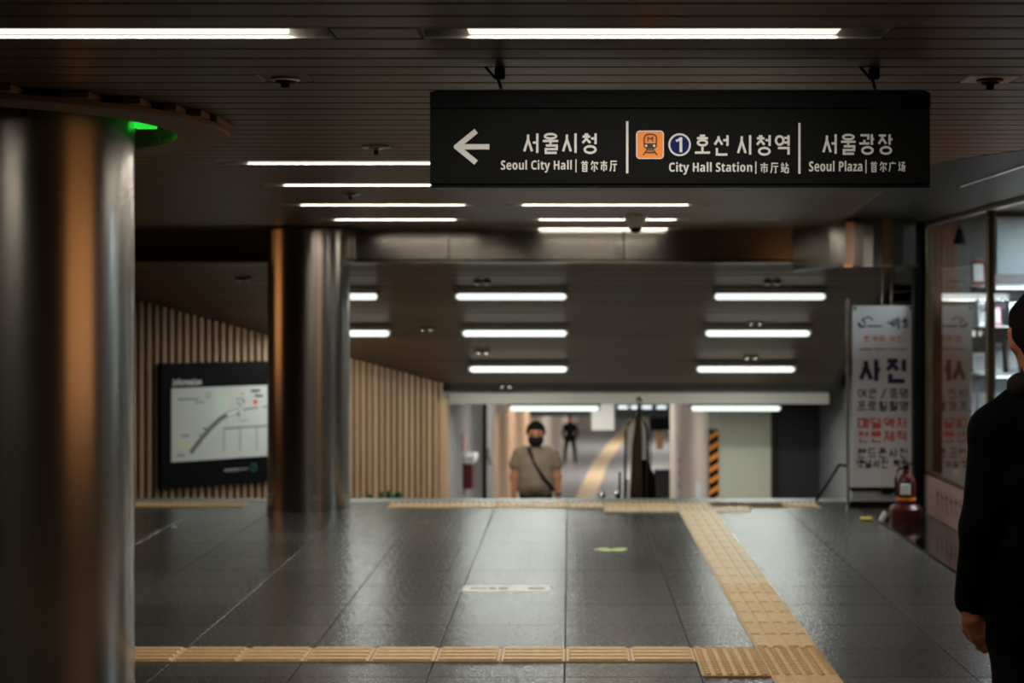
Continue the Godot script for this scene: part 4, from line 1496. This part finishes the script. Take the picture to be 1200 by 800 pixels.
	part(e, "stand", lathe([Vector2(0.0, 0.0), Vector2(0.125, 0.0), Vector2(0.125, 0.1), Vector2(0.095, 0.13), Vector2(0.08, 0.13)], 24), er)
	part(e, "cylinder", lathe([Vector2(0.072, 0.1), Vector2(0.072, 0.30), Vector2(0.06, 0.34), Vector2(0.025, 0.365), Vector2(0.022, 0.40), Vector2(0.0, 0.40)], 24), er)
	part(e, "label_band", lathe([Vector2(0.0735, 0.165), Vector2(0.0735, 0.185)], 24), M.orange)
	part(e, "paper_label", cboxm(Vector3(0.075, 0.085, 0.012), 0.004), M.white, Vector3(-0.02, 0.25, 0.068))
	part(e, "valve", cboxm(Vector3(0.05, 0.03, 0.03), 0.005), M.black, Vector3(0, 0.41, 0))
	part(e, "lever", tube([Vector3(-0.01, 0.425, 0), Vector3(0.07, 0.455, 0.02)], 0.008, 6), M.black)
	part(e, "hose", tube([Vector3(-0.02, 0.41, 0.01), Vector3(-0.07, 0.40, 0.04), Vector3(-0.09, 0.33, 0.05), Vector3(-0.088, 0.2, 0.05)], 0.009, 8), M.black)
	solo("paper_packet", "crumpled white packet lying against the red extinguisher stand", "packet", cboxm(Vector3(0.05, 0.09, 0.03), 0.012), M.white, Vector3(2.40, 0.047, -12.42)).rotation.z = -0.5
	solo("yellow_packet", "small yellow wrapper on the floor beside the extinguisher", "wrapper", cboxm(Vector3(0.09, 0.02, 0.06), 0.006), std(Color(0.8, 0.75, 0.2), 0.5), Vector3(2.30, 0.011, -12.6))

# ---------------------------------------------------------------- people
func build_people() -> void:
	var coat := lin(11, 11, 12)
	var skin := lin(172, 112, 84)
	var hair := lin(20, 17, 16)
	# person in a black coat, walking away; the right half is outside the frame
	var D := 4.6
	var X := 1.345
	var p := thing("person", "person in a long black coat with dark hair seen from behind", "person", Vector3(X, 0, -D))
	var bones := []
	bones.append([Vector3(0, 1.10, 0), Vector3(0, 1.24, 0), 0.135, 0.125, coat])
	bones.append([Vector3(-0.07, 1.10, 0), Vector3(-0.09, 1.25, 0), 0.12, 0.085, coat])
	bones.append([Vector3(0.07, 1.10, 0), Vector3(0.09, 1.25, 0), 0.12, 0.085, coat])
	bones.append([Vector3(0, 1.10, 0), Vector3(0, 0.86, 0), 0.14, 0.145, coat])
	bones.append([Vector3(-0.05, 0.9, 0), Vector3(-0.055, 0.70, 0), 0.125, 0.112, coat])
	bones.append([Vector3(0.05, 0.9, 0), Vector3(0.055, 0.70, 0), 0.125, 0.112, coat])
	bones.append([Vector3(0, 1.28, 0), Vector3(0, 1.385, 0.005), 0.085, 0.066, coat])
	bones.append([Vector3(0, 1.38, 0), Vector3(0, 1.46, -0.01), 0.056, 0.054, skin])
	bones.append([Vector3(0, 1.505, -0.015), Vector3(0, 1.55, -0.01), 0.082, 0.088, skin])
	bones.append([Vector3(0, 1.45, -0.06), Vector3(0, 1.48, -0.05), 0.045, 0.055, skin])
	bones.append([Vector3(0, 1.50, -0.105), Vector3(0, 1.53, -0.095), 0.012, 0.012, skin])
	for s in [-1.0, 1.0]:
		bones.append([Vector3(s * 0.085, 1.50, -0.005), Vector3(s * 0.088, 1.535, -0.002), 0.014, 0.016, skin])
		bones.append([Vector3(s * 0.075, 1.325, 0), Vector3(s * 0.14, 1.255, 0), 0.06, 0.07, coat])
		bones.append([Vector3(s * 0.14, 1.255, 0), Vector3(s * 0.18, 0.985, 0.02), 0.07, 0.060, coat])
		bones.append([Vector3(s * 0.18, 0.985, 0.02), Vector3(s * 0.198, 0.775, -0.02), 0.060, 0.052, coat])
		bones.append([Vector3(s * 0.075, 0.72, 0), Vector3(s * 0.085, 0.45, -0.03 * s), 0.085, 0.062, lin(14, 14, 16)])
		bones.append([Vector3(s * 0.085, 0.45, -0.03 * s), Vector3(s * 0.085, 0.09, 0.02 * s), 0.062, 0.048, lin(14, 14, 16)])
		bones.append([Vector3(s * 0.085, 0.05, 0.05), Vector3(s * 0.09, 0.042, -0.12), 0.046, 0.038, lin(12, 12, 12)])
	part(p, "body", body(bones, 0.014, 0.03), M.figure)
	# hair shell
	var hb := [[Vector3(0, 1.545, 0.01), Vector3(0, 1.585, -0.005), 0.090, 0.082, hair], [Vector3(0, 1.49, 0.035), Vector3(0, 1.53, 0.03), 0.066, 0.075, hair], [Vector3(-0.06, 1.53, 0.0), Vector3(-0.06, 1.58, -0.02), 0.035, 0.035, hair], [Vector3(0.06, 1.53, 0.0), Vector3(0.06, 1.58, -0.02), 0.035, 0.035, hair]]
	part(p, "hair", body(hb, 0.009, 0.02), M.figure)
	# speckled scarf round the neck
	var sc := [[Vector3(-0.075, 1.385, 0.03), Vector3(0.0, 1.40, 0.075), 0.034, 0.036, lin(34, 32, 30)], [Vector3(0.075, 1.385, 0.03), Vector3(0.0, 1.40, 0.075), 0.034, 0.036, lin(34, 32, 30)], [Vector3(-0.075, 1.385, 0.03), Vector3(-0.05, 1.375, -0.05), 0.034, 0.03, lin(34, 32, 30)], [Vector3(0.075, 1.385, 0.03), Vector3(0.05, 1.375, -0.05), 0.034, 0.03, lin(34, 32, 30)]]
	part(p, "scarf", body(sc, 0.009, 0.02), M.figure)
	for s in [-1.0, 1.0]:
		part(p, "hand", hand(s, skin), M.figure, Vector3(s * 0.205, 0.742, -0.01), Basis(Vector3.BACK, -s * 0.42) * Basis(Vector3.UP, -s * 0.95))
	# man coming up the stairs
	var shirt := lin(112, 97, 82)
	var skin2 := lin(150, 98, 74)
	var dark := lin(22, 22, 24)
	var m := thing("person", "man in a brown short sleeved shirt with a crossbody strap climbing the stairs", "person", Vector3(-0.40, -1.36, -19.0))
	m.scale = Vector3(1.02, 0.972, 1.0)
	var b2 := []
	b2.append([Vector3(0, 1.30, 0), Vector3(0, 1.38, 0), 0.13, 0.10, shirt])
	b2.append([Vector3(-0.09, 1.22, 0), Vector3(-0.13, 1.40, 0), 0.12, 0.075, shirt])
	b2.append([Vector3(0.09, 1.22, 0), Vector3(0.13, 1.40, 0), 0.12, 0.075, shirt])
	b2.append([Vector3(0, 1.24, 0.02), Vector3(0, 1.02, 0.04), 0.145, 0.16, shirt])
	b2.append([Vector3(-0.07, 1.10, 0.02), Vector3(-0.085, 0.985, 0.02), 0.135, 0.13, shirt])
	b2.append([Vector3(0.07, 1.10, 0.02), Vector3(0.085, 0.985, 0.02), 0.135, 0.13, shirt])
	b2.append([Vector3(0, 1.42, 0), Vector3(0, 1.54, 0.025), 0.058, 0.055, skin2])
	b2.append([Vector3(0, 1.57, 0.05), Vector3(0, 1.63, 0.05), 0.082, 0.088, skin2])
	b2.append([Vector3(-0.025, 1.54, 0.085), Vector3(0.025, 1.54, 0.085), 0.066, 0.066, dark])
	b2.append([Vector3(0, 1.605, 0.135), Vector3(0, 1.63, 0.13), 0.013, 0.012, skin2])
	for s in [-1.0, 1.0]:
		b2.append([Vector3(s * 0.03, 1.63, 0.13), Vector3(s * 0.034, 1.63, 0.13), 0.009, 0.009, dark])
		b2.append([Vector3(s * 0.083, 1.60, 0.03), Vector3(s * 0.086, 1.635, 0.03), 0.014, 0.016, skin2])
		b2.append([Vector3(s * 0.19, 1.37, 0), Vector3(s * 0.235, 1.25, 0), 0.078, 0.072, shirt])
		b2.append([Vector3(s * 0.235, 1.25, 0), Vector3(s * 0.25, 1.10, 0.01), 0.047, 0.044, skin2])
		b2.append([Vector3(s * 0.25, 1.10, 0.01), Vector3(s * 0.255, 0.88, 0.05), 0.044, 0.032, skin2])
		b2.append([Vector3(s * 0.09, 0.88, 0.01), Vector3(s * 0.10, 0.50, 0.04 + 0.06 * s), 0.10, 0.072, dark])
		b2.append([Vector3(s * 0.10, 0.50, 0.04 + 0.06 * s), Vector3(s * 0.10, 0.10, 0.0), 0.072, 0.052, dark])
		b2.append([Vector3(s * 0.10, 0.045, -0.02), Vector3(s * 0.11, 0.04, 0.08), 0.042, 0.038, dark])
	part(m, "body", body(b2, 0.013, 0.03), M.figure)
	for s in [-1.0, 1.0]:
		part(m, "hand", hand(-s, skin2), M.figure, Vector3(s * 0.257, 0.865, 0.052), Basis(Vector3.UP, PI) * Basis(Vector3.UP, s * 0.5))
	var h2 := [[Vector3(0, 1.655, -0.005), Vector3(0, 1.685, 0.04), 0.102, 0.09, hair], [Vector3(-0.075, 1.63, 0.02), Vector3(-0.06, 1.69, 0.05), 0.04, 0.045, hair], [Vector3(0.075, 1.63, 0.02), Vector3(0.06, 1.69, 0.05), 0.04, 0.045, hair]]
	part(m, "hair", body(h2, 0.011, 0.02), M.figure)
	part(m, "strap", tube([Vector3(-0.09, 1.46, 0.0), Vector3(-0.075, 1.43, 0.09), Vector3(-0.01, 1.26, 0.155), Vector3(0.09, 1.10, 0.185), Vector3(0.19, 0.98, 0.13), Vector3(0.2, 0.95, 0.05)], 0.019, 8), M.black)
	part(m, "wristwatch", lathe([Vector2(0.037, -0.012), Vector2(0.04, 0.0), Vector2(0.037, 0.012)], 14), M.black, Vector3(0.255, 0.895, 0.047))
	# person far down the hall
	var f := thing("person", "far person in dark clothes standing in the lower hall", "person", Vector3(0.0, LOW, -61))
	var b3 := []
	b3.append([Vector3(0, 1.38, 0), Vector3(0, 0.95, 0), 0.17, 0.15, dark])
	b3.append([Vector3(0, 1.45, 0), Vector3(0, 1.55, 0), 0.06, 0.06, lin(190, 90, 60)])
	b3.append([Vector3(0, 1.60, 0.02), Vector3(0, 1.64, 0.02), 0.09, 0.09, lin(180, 95, 65)])
	for s in [-1.0, 1.0]:
		b3.append([Vector3(s * 0.2, 1.40, 0), Vector3(s * 0.27, 1.12, 0), 0.07, 0.06, dark])
		b3.append([Vector3(s * 0.27, 1.12, 0), Vector3(s * 0.20, 0.90, 0.1), 0.055, 0.045, dark])
		b3.append([Vector3(s * 0.10, 0.95, 0), Vector3(s * 0.17, 0.48, 0), 0.1, 0.075, dark])
		b3.append([Vector3(s * 0.17, 0.48, 0), Vector3(s * 0.20, 0.06, 0), 0.075, 0.06, dark])
		b3.append([Vector3(s * 0.20, 0.05, -0.03), Vector3(s * 0.21, 0.05, 0.1), 0.045, 0.045, dark])
	part(f, "body", body(b3, 0.022, 0.04), M.figure)
	part(f, "hair", body([[Vector3(0, 1.67, -0.02), Vector3(0, 1.70, 0.0), 0.1, 0.085, hair]], 0.02, 0.02), M.figure)

# a relaxed hand hanging from the cuff (origin at the wrist, fingers down); s = side of the body
func hand(s: float, c: Color) -> ArrayMesh:
	var b := []
	b.append([Vector3(0, 0.02, 0), Vector3(0, -0.02, 0), 0.026, 0.027, c])
	for i in 4:
		var z := 0.030 - 0.020 * i
		b.append([Vector3(0, -0.015, z * 0.5), Vector3(-s * 0.006, -0.075, z), 0.018, 0.013, c])
		var l: float = [0.026, 0.034, 0.037, 0.033][i]
		var k0 := Vector3(-s * 0.006, -0.078, z)
		var k1 := k0 + Vector3(-s * 0.012, -l, 0.0)
		var k2 := k1 + Vector3(-s * 0.018, -l * 0.55, 0.0)
		var k3 := k2 + Vector3(-s * 0.018, -l * 0.2, 0.0)
		b.append([k0, k1, 0.0095, 0.0088, c])
		b.append([k1, k2, 0.0088, 0.0080, c])
		b.append([k2, k3, 0.0080, 0.0068, c])
	b.append([Vector3(0, -0.02, -0.02), Vector3(-s * 0.016, -0.05, -0.045), 0.016, 0.012, c])
	b.append([Vector3(-s * 0.016, -0.05, -0.045), Vector3(-s * 0.026, -0.082, -0.05), 0.011, 0.009, c])
	return body(b, 0.0035, 0.009)

# ---------------------------------------------------------------- smaller things
func sprinkler(at: Vector3, m: Material, w: float, label: String, head := true) -> void:
	var t := thing("ceiling_sprinkler", label, "sprinkler", at, "small fittings in the ceilings")
	part(t, "cover_plate", cboxm(Vector3(w, 0.008, w * 0.6), 0.002), m, Vector3(0, 0.0, 0))
	if head:
		part(t, "rose", lathe([Vector2(0.0, 0.0), Vector2(0.03, -0.002), Vector2(0.034, -0.008), Vector2(0.02, -0.014), Vector2(0.0, -0.014)], 16), M.lip)
		part(t, "sprinkler_head", lathe([Vector2(0.0, -0.012), Vector2(0.01, -0.014), Vector2(0.009, -0.03), Vector2(0.018, -0.034), Vector2(0.0, -0.036)], 12), M.dark_metal)

func build_details() -> void:
	# plates between the slats
	var c1 := thing("ceiling_sensor", "dark detector on a brown square plate in the slat ceiling", "sensor", Vector3(-0.874, CEIL, -4.98))
	part(c1, "plate", cboxm(Vector3(0.142, 0.012, 0.15), 0.003), M.ring, Vector3(0, 0.008, 0))
	part(c1, "rim", lathe([Vector2(0.045, 0.003), Vector2(0.046, -0.004), Vector2(0.036, -0.008), Vector2(0.034, 0.0)], 24), M.lip)
	part(c1, "detector_head", lathe([Vector2(0.034, 0.0), Vector2(0.03, -0.012), Vector2(0.014, -0.016), Vector2(0.012, -0.026), Vector2(0.0, -0.027)], 20), M.black)
	var c2 := thing("ceiling_sensor", "dark detector on a white square plate in the slat ceiling", "sensor", Vector3(1.29, CEIL, -4.98))
	part(c2, "plate", cboxm(Vector3(0.155, 0.012, 0.15), 0.003), M.white, Vector3(0, 0.004, 0))
	part(c2, "rim", lathe([Vector2(0.04, 0.0), Vector2(0.042, -0.008), Vector2(0.03, -0.012), Vector2(0.028, -0.002)], 24), M.bronze)
	part(c2, "detector_head", lathe([Vector2(0.03, -0.004), Vector2(0.026, -0.016), Vector2(0.012, -0.02), Vector2(0.012, -0.034), Vector2(0.0, -0.035)], 20), M.black)
	sprinkler(Vector3(-0.83, CEIL - 0.004, -6.94), M.white, 0.12, "small sprinkler plate between slats short of the second row of strip lights")
	sprinkler(Vector3(1.47, CEIL - 0.004, -12.0), M.white, 0.16, "small white plate in the slats near the curved steel bulkhead", false)
	sprinkler(Vector3(-0.53, CEIL - 0.004, -13.0), M.lip, 0.12, "small sprinkler plate beside the last strip light before the bulkhead")
	sprinkler(Vector3(-1.3, CEIL - 0.004, -9.6), M.lip, 0.10, "small sprinkler plate between the strip lights near the thick column")
	for p in [[565.0, 330.0, "above the first row batten in the middle"], [905.0, 330.0, "above the first row batten on the banner side"], [285.0, 326.0, "between the two steel columns"], [500.0, 385.0, "between the timber side and middle battens"], [885.0, 378.0, "above the second row batten on the banner side"], [565.0, 412.0, "above the third row batten in the middle"], [880.0, 418.0, "above the third row batten on the banner side"], [593.0, 452.0, "just above the pale header band"]]:
		# where the ray meets the slope: EYE - (py - CY) d / F = slope_y(d)
		var k: float = (p[1] - CY) / F
		var d: float = (1.85 + 0.36 * 15.9 - EYE) / (0.36 - k)
		var q := P(p[0], p[1], d)
		var t := thing("twin_fitting", "small grey twin fitting " + p[2], "ceiling fitting", q, "twin fittings on the sloping ceiling")
		part(t, "base_plate", cboxm(Vector3(0.17, 0.012, 0.06), 0.003), M.trough, Vector3(0, 0.0, 0))
		for s in [-1.0, 1.0]:
			part(t, "nozzle", lathe([Vector2(0.0, 0.0), Vector2(0.024, -0.004), Vector2(0.028, -0.024), Vector2(0.0, -0.034)], 12), M.lip, Vector3(s * 0.045, 0, 0))
	# dome camera
	var dc := thing("dome_camera", "white bodied dome camera hanging from the slat ceiling", "camera", Vector3(0.475, CEIL, -11.75))
	part(dc, "mount", lathe([Vector2(0.0, 0.0), Vector2(0.085, 0.0), Vector2(0.075, -0.03), Vector2(0.05, -0.075), Vector2(0.05, -0.085), Vector2(0.0, -0.085)], 24), M.white)
	part(dc, "dome", lathe([Vector2(0.046, -0.085), Vector2(0.042, -0.102), Vector2(0.028, -0.118), Vector2(0.0, -0.125)], 24), M.black)
	# floor stickers
	var fs := thing("floor_sticker", "narrow white notice sticker on the dark floor tiles", "sticker", Vector3(-0.37, 0.0006, -9.42))
	var flat := Basis(Vector3.RIGHT, -PI / 2)
	part(fs, "sticker_sheet", plate(rrect(-0.255, -0.1, 0.255, 0.1, 0.03), 0.0, 0.0012), M.white, Vector3.ZERO, flat)
	var st := sts()
	for l in [[-0.21, -0.11, 0.03], [-0.10, -0.06, 0.05], [-0.045, 0.01, 0.05], [0.13, 0.22, 0.05]]:
		seg(st, Vector2(l[0], 0.0), Vector2(l[1], 0.0), l[2], 0.0018)
	part(fs, "print", st.commit(), M.print_grey, Vector3.ZERO, flat)
	var gs := thing("floor_sticker", "pale green leaf shaped sticker on the dark floor tiles", "sticker", Vector3(0.285, 0.0006, -11.0))
	for s in [-1.0, 1.0]:
		var pts := []
		for k in 16:
			var a := TAU * k / 16
			pts.append(Vector2(s * 0.05 + cos(a) * 0.055, sin(a) * 0.085 + 0.02 * cos(a) * s))
		part(gs, "leaf", plate(pts, 0.0, 0.0012), M.mint, Vector3.ZERO, flat)
	part(gs, "tab", plate([Vector2(-0.12, -0.03), Vector2(-0.09, -0.03), Vector2(-0.09, 0.04), Vector2(-0.12, 0.04)], 0.0, 0.0012), M.light_grey, Vector3.ZERO, flat)
	solo("paper_scrap", "tiny white scrap of paper on the dark floor", "litter", cboxm(Vector3(0.035, 0.01, 0.03), 0.003), M.white, Vector3(-2.97, 0.006, -12.15))
	# planter at the foot of the timber wall
	var pl := thing("planter", "low planter of green leaves at the foot of the timber wall", "plant", Vector3(-1.78, -0.75, -15.2))
	part(pl, "trough", cboxm(Vector3(0.42, 0.62, 0.2), 0.02), std(Color(0.12, 0.05, 0.04), 0.6), Vector3(0.0, 0.31, 0))
	for i in 14:
		var a := rng.randf() * TAU
		var x := rng.randf_range(-0.17, 0.19)
		var leaf := plate([Vector2(0, 0), Vector2(0.022, 0.03), Vector2(0.018, 0.065), Vector2(0.0, 0.1), Vector2(-0.018, 0.065), Vector2(-0.022, 0.03)], -0.001, 0.001)
		part(pl, "leaf", leaf, M.green, Vector3(x, 0.615, rng.randf_range(-0.06, 0.06)), Basis(Vector3.UP, a) * Basis(Vector3.RIGHT, rng.randf_range(-0.9, -0.2)))
	# centre rail at the head of the stairs
	var d := 14.35
	var base := P(746, 584, d)
	base.y = -0.17
	var e := thing("stair_divider", "bronze tapering centre post with ball top and arched handrails on the stairs", "handrail", base)
	var o := func(px: float, py: float) -> Vector3:
		return P(px, py, d) - base
	var pts := []
	for q in [[737.0, 604.0], [753.0, 604.0], [752.0, 520.0], [750.5, 473.0], [747.5, 473.0], [741.0, 520.0]]:
		var v: Vector3 = o.call(q[0], q[1])
		pts.append(Vector2(v.x, v.y))
	part(e, "tapered_post", plate(pts, -0.05, 0.02), M.bronze)
	part(e, "ball_top", lathe([Vector2(0.0, -0.03), Vector2(0.02, -0.024), Vector2(0.03, 0.0), Vector2(0.02, 0.024), Vector2(0.0, 0.03)], 18), M.chrome, o.call(749.2, 468.5))
	var loops := [[[732.0, 604.0], [733.0, 530.0], [733.5, 506.0], [736.0, 497.0], [741.0, 491.0], [747.0, 489.0]], [[757.5, 604.0], [758.5, 540.0], [758.5, 508.0], [757.0, 498.0], [754.0, 492.0], [750.0, 489.0]]]
	for lp in loops:
		var path := []
		for q in lp:
			path.append(o.call(q[0], q[1]) + Vector3(0, 0, -0.03))
		part(e, "handrail_loop", tube(path, 0.011, 8), M.bronze)
	var panel := func(pp: Array, m: Material) -> void:
		var out := []
		for q in pp:
			var v: Vector3 = o.call(q[0], q[1])
			out.append(Vector2(v.x, v.y))
		part(e, "infill_panel", plate(out, -0.07, -0.06), m)
	panel.call([[735.0, 545.0], [735.5, 508.0], [738.0, 498.0], [746.0, 492.0], [741.0, 535.0]], M.white)
	panel.call([[750.0, 538.0], [750.5, 493.0], [755.0, 499.0], [757.5, 509.0], [757.5, 538.0]], M.white)
	panel.call([[733.5, 604.0], [733.5, 562.0], [737.5, 562.0], [737.5, 604.0]], M.white)
	panel.call([[751.5, 604.0], [751.5, 539.0], [759.0, 539.0], [768.0, 560.0], [770.0, 604.0]], M.black)
	for q in [[706.0, 581.0], [723.5, 579.0]]:
		var v := P(q[0], q[1], 14.2)
		var kn := thing("rail_end_knob", "small steel knob at the top step" + (", close to the thin black rod" if q[0] > 715 else ", apart from the thin black rod"), "knob", Vector3(v.x, -0.17, -14.25), "steel knobs at the top step")
		part(kn, "stem", tube([Vector3(0, 0, 0), Vector3(0, v.y + 0.17 - 0.02, 0)], 0.012, 8), M.dark_metal)
		part(kn, "ball", lathe([Vector2(0.0, -0.03), Vector2(0.02, -0.022), Vector2(0.03, 0.0), Vector2(0.02, 0.022), Vector2(0.0, 0.03)], 14), M.chrome, Vector3(0, v.y + 0.17, 0))
	var rod := P(725.5, 553, 14.6)
	solo("guide_rod", "thin black rod beside the bronze centre post", "rod", tube([Vector3(rod.x, -0.34, -14.6), Vector3(rod.x + 0.008, rod.y, -14.6)], 0.011, 8), M.black)
	# corner guard, posters, call box, pipe, signs in the hall
	var g := thing("corner_guard", "orange and black striped corner guard on the pale wall end", "corner guard", Vector3(1.862, LOW, -20.985))
	var gy0 := P(0, 590, 21.0).y
	var gy1 := P(0, 503, 21.0).y
	part(g, "guard_strip", boxm(Vector3(0.12, gy1 - LOW, 0.012)), M.black, Vector3(0, (gy1 - LOW) / 2, 0.004))
	var n := 0
	var yy := gy1 - LOW
	while yy > 1.0:
		var p0 := maxf(yy - 0.14, 0.0)
		part(g, "orange_stripe", plate([Vector2(-0.06, p0), Vector2(0.06, p0 + 0.075), Vector2(0.06, minf(p0 + 0.14, gy1 - LOW)), Vector2(-0.06, minf(p0 + 0.065, gy1 - LOW))], 0.009, 0.013), M.orange)
		yy -= 0.142
	for q in [[26.5, -0.4, 1.0, 1.5, Color(0.70, 0.68, 0.70)], [22.6, -0.75, 0.9, 0.95, Color(0.84, 0.84, 0.87)]]:
		var po := thing("wall_poster", "pale notice poster beside the striped corner guard" if q[0] < 24 else "taller grey poster deeper along the pale wall end", "poster", Vector3(1.786, q[1] - q[3], -q[0]), "pale posters on the wall end")
		part(po, "poster_sheet", boxm(Vector3(0.006, q[3], q[2])), std(q[4], 0.5), Vector3(0, q[3] / 2, 0))
		for i in 5:
			part(po, "poster_print", boxm(Vector3(0.002, 0.05, q[2] * (0.4 + 0.1 * (i % 3)))), M.print_grey, Vector3(-0.0042, q[3] * (0.2 + 0.14 * i), 0))
	var cbx := thing("call_box", "dark red call box with white top on the grey hall wall", "call box", Vector3(-1.422, -0.72, -22.0))
	part(cbx, "box_body", cboxm(Vector3(0.12, 0.34, 0.7), 0.01), std(Color(0.33, 0.02, 0.03), 0.4), Vector3(0.06, 0.17, 0))
	part(cbx, "white_top", cboxm(Vector3(0.15, 0.09, 0.8), 0.01), M.white, Vector3(0.075, 0.385, 0))
	part(cbx, "red_notice", boxm(Vector3(0.01, 0.22, 0.6)), std(Color(0.70, 0.52, 0.52), 0.6), Vector3(0.003, 0.62, 0.2))
	solo("wall_pipe", "black vertical pipe on the grey hall wall", "pipe", tube([Vector3(-1.38, LOW, -26.2), Vector3(-1.38, 0.69, -26.2)], 0.035, 10), M.black)
	solo("wall_handrail", "white handrail end on the grey hall wall", "handrail", tube([Vector3(-1.36, -0.62, -26.6), Vector3(-1.36, -0.95, -28.0)].map(func(v): return v), 0.05, 10), M.white)
	var bs := thing("box_sign", "white box sign hanging in front of the lower hall", "sign", P(706.5, 504, 24.0))
	part(bs, "sign_box", cboxm(Vector3(0.34, 0.44, 0.12), 0.01), M.white, Vector3(0, 0.22, 0))
	part(bs, "hanger_rod", tube([Vector3(0, 0.43, 0), Vector3(0, 0.70 - bs.position.y, 0)], 0.012, 8), M.light_grey)
	# dark overhead sign boards with bright lit patches
	for q in [[578.0, 692.0, 474.0, 487.5, 46.0, [583.0, 606.0, 668.0]], [721.0, 785.0, 474.0, 489.0, 40.0, [730.0, 745.0, 758.0, 775.0]]]:
		var a := P(q[0], q[2], q[4])
		var b := P(q[1], q[3], q[4])
		var hs := thing("overhead_sign", "long black overhead sign board behind the climbing man" if q[0] < 700 else "black overhead sign board behind the bronze centre post", "sign", Vector3((a.x + b.x) / 2, b.y, -q[4]), "overhead sign boards of the lower hall")
		part(hs, "board", cboxm(Vector3(b.x - a.x, a.y - b.y + 0.25, 0.15), 0.01), std(Color(0.05, 0.09, 0.11), 0.4), Vector3(0, (a.y - b.y + 0.25) / 2, 0))
		for px in q[5]:
			var v := P(px, 477.5, q[4])
			part(hs, "lit_lettering", plate(rrect(v.x - hs.position.x - 0.12, v.y - b.y - 0.02, v.x - hs.position.x + 0.12, v.y - b.y + 0.05, 0.02), 0.07, 0.085), glow(Color(0.85, 0.95, 1.0), 1.0))
		for s in [-1.0, 1.0]:
			part(hs, "hanger_rod", tube([Vector3(s * (b.x - a.x) * 0.4, a.y - b.y + 0.2, 0), Vector3(s * (b.x - a.x) * 0.4, 0.7 - b.y, 0)], 0.02, 8), M.dark_metal)
	var db := thing("notice_board", "dark notice board at the bend of the lower hall", "notice board", Vector3(P(774, 0, 44.0).x, LOW, -44.0))
	part(db, "board", cboxm(Vector3(0.7, 0.75, 0.1), 0.01), M.black, Vector3(0.05, P(0, 504, 44).y - LOW + 0.37, 0))
	for s in [-1.0, 1.0]:
		part(db, "leg", tube([Vector3(s * 0.28, 0, 0), Vector3(s * 0.28, P(0, 504, 44).y - LOW, 0)], 0.03, 8), M.dark_metal)
	part(db, "tan_notice", cboxm(Vector3(0.2, 0.5, 0.04), 0.005), std(Color(0.74, 0.58, 0.40), 0.6), Vector3(-0.02, P(0, 504, 44).y - LOW - 0.27, 0))
	part(db, "lower_board", cboxm(Vector3(0.5, 1.2, 0.08), 0.01), M.dark_door, Vector3(0.06, 0.75, -0.06))
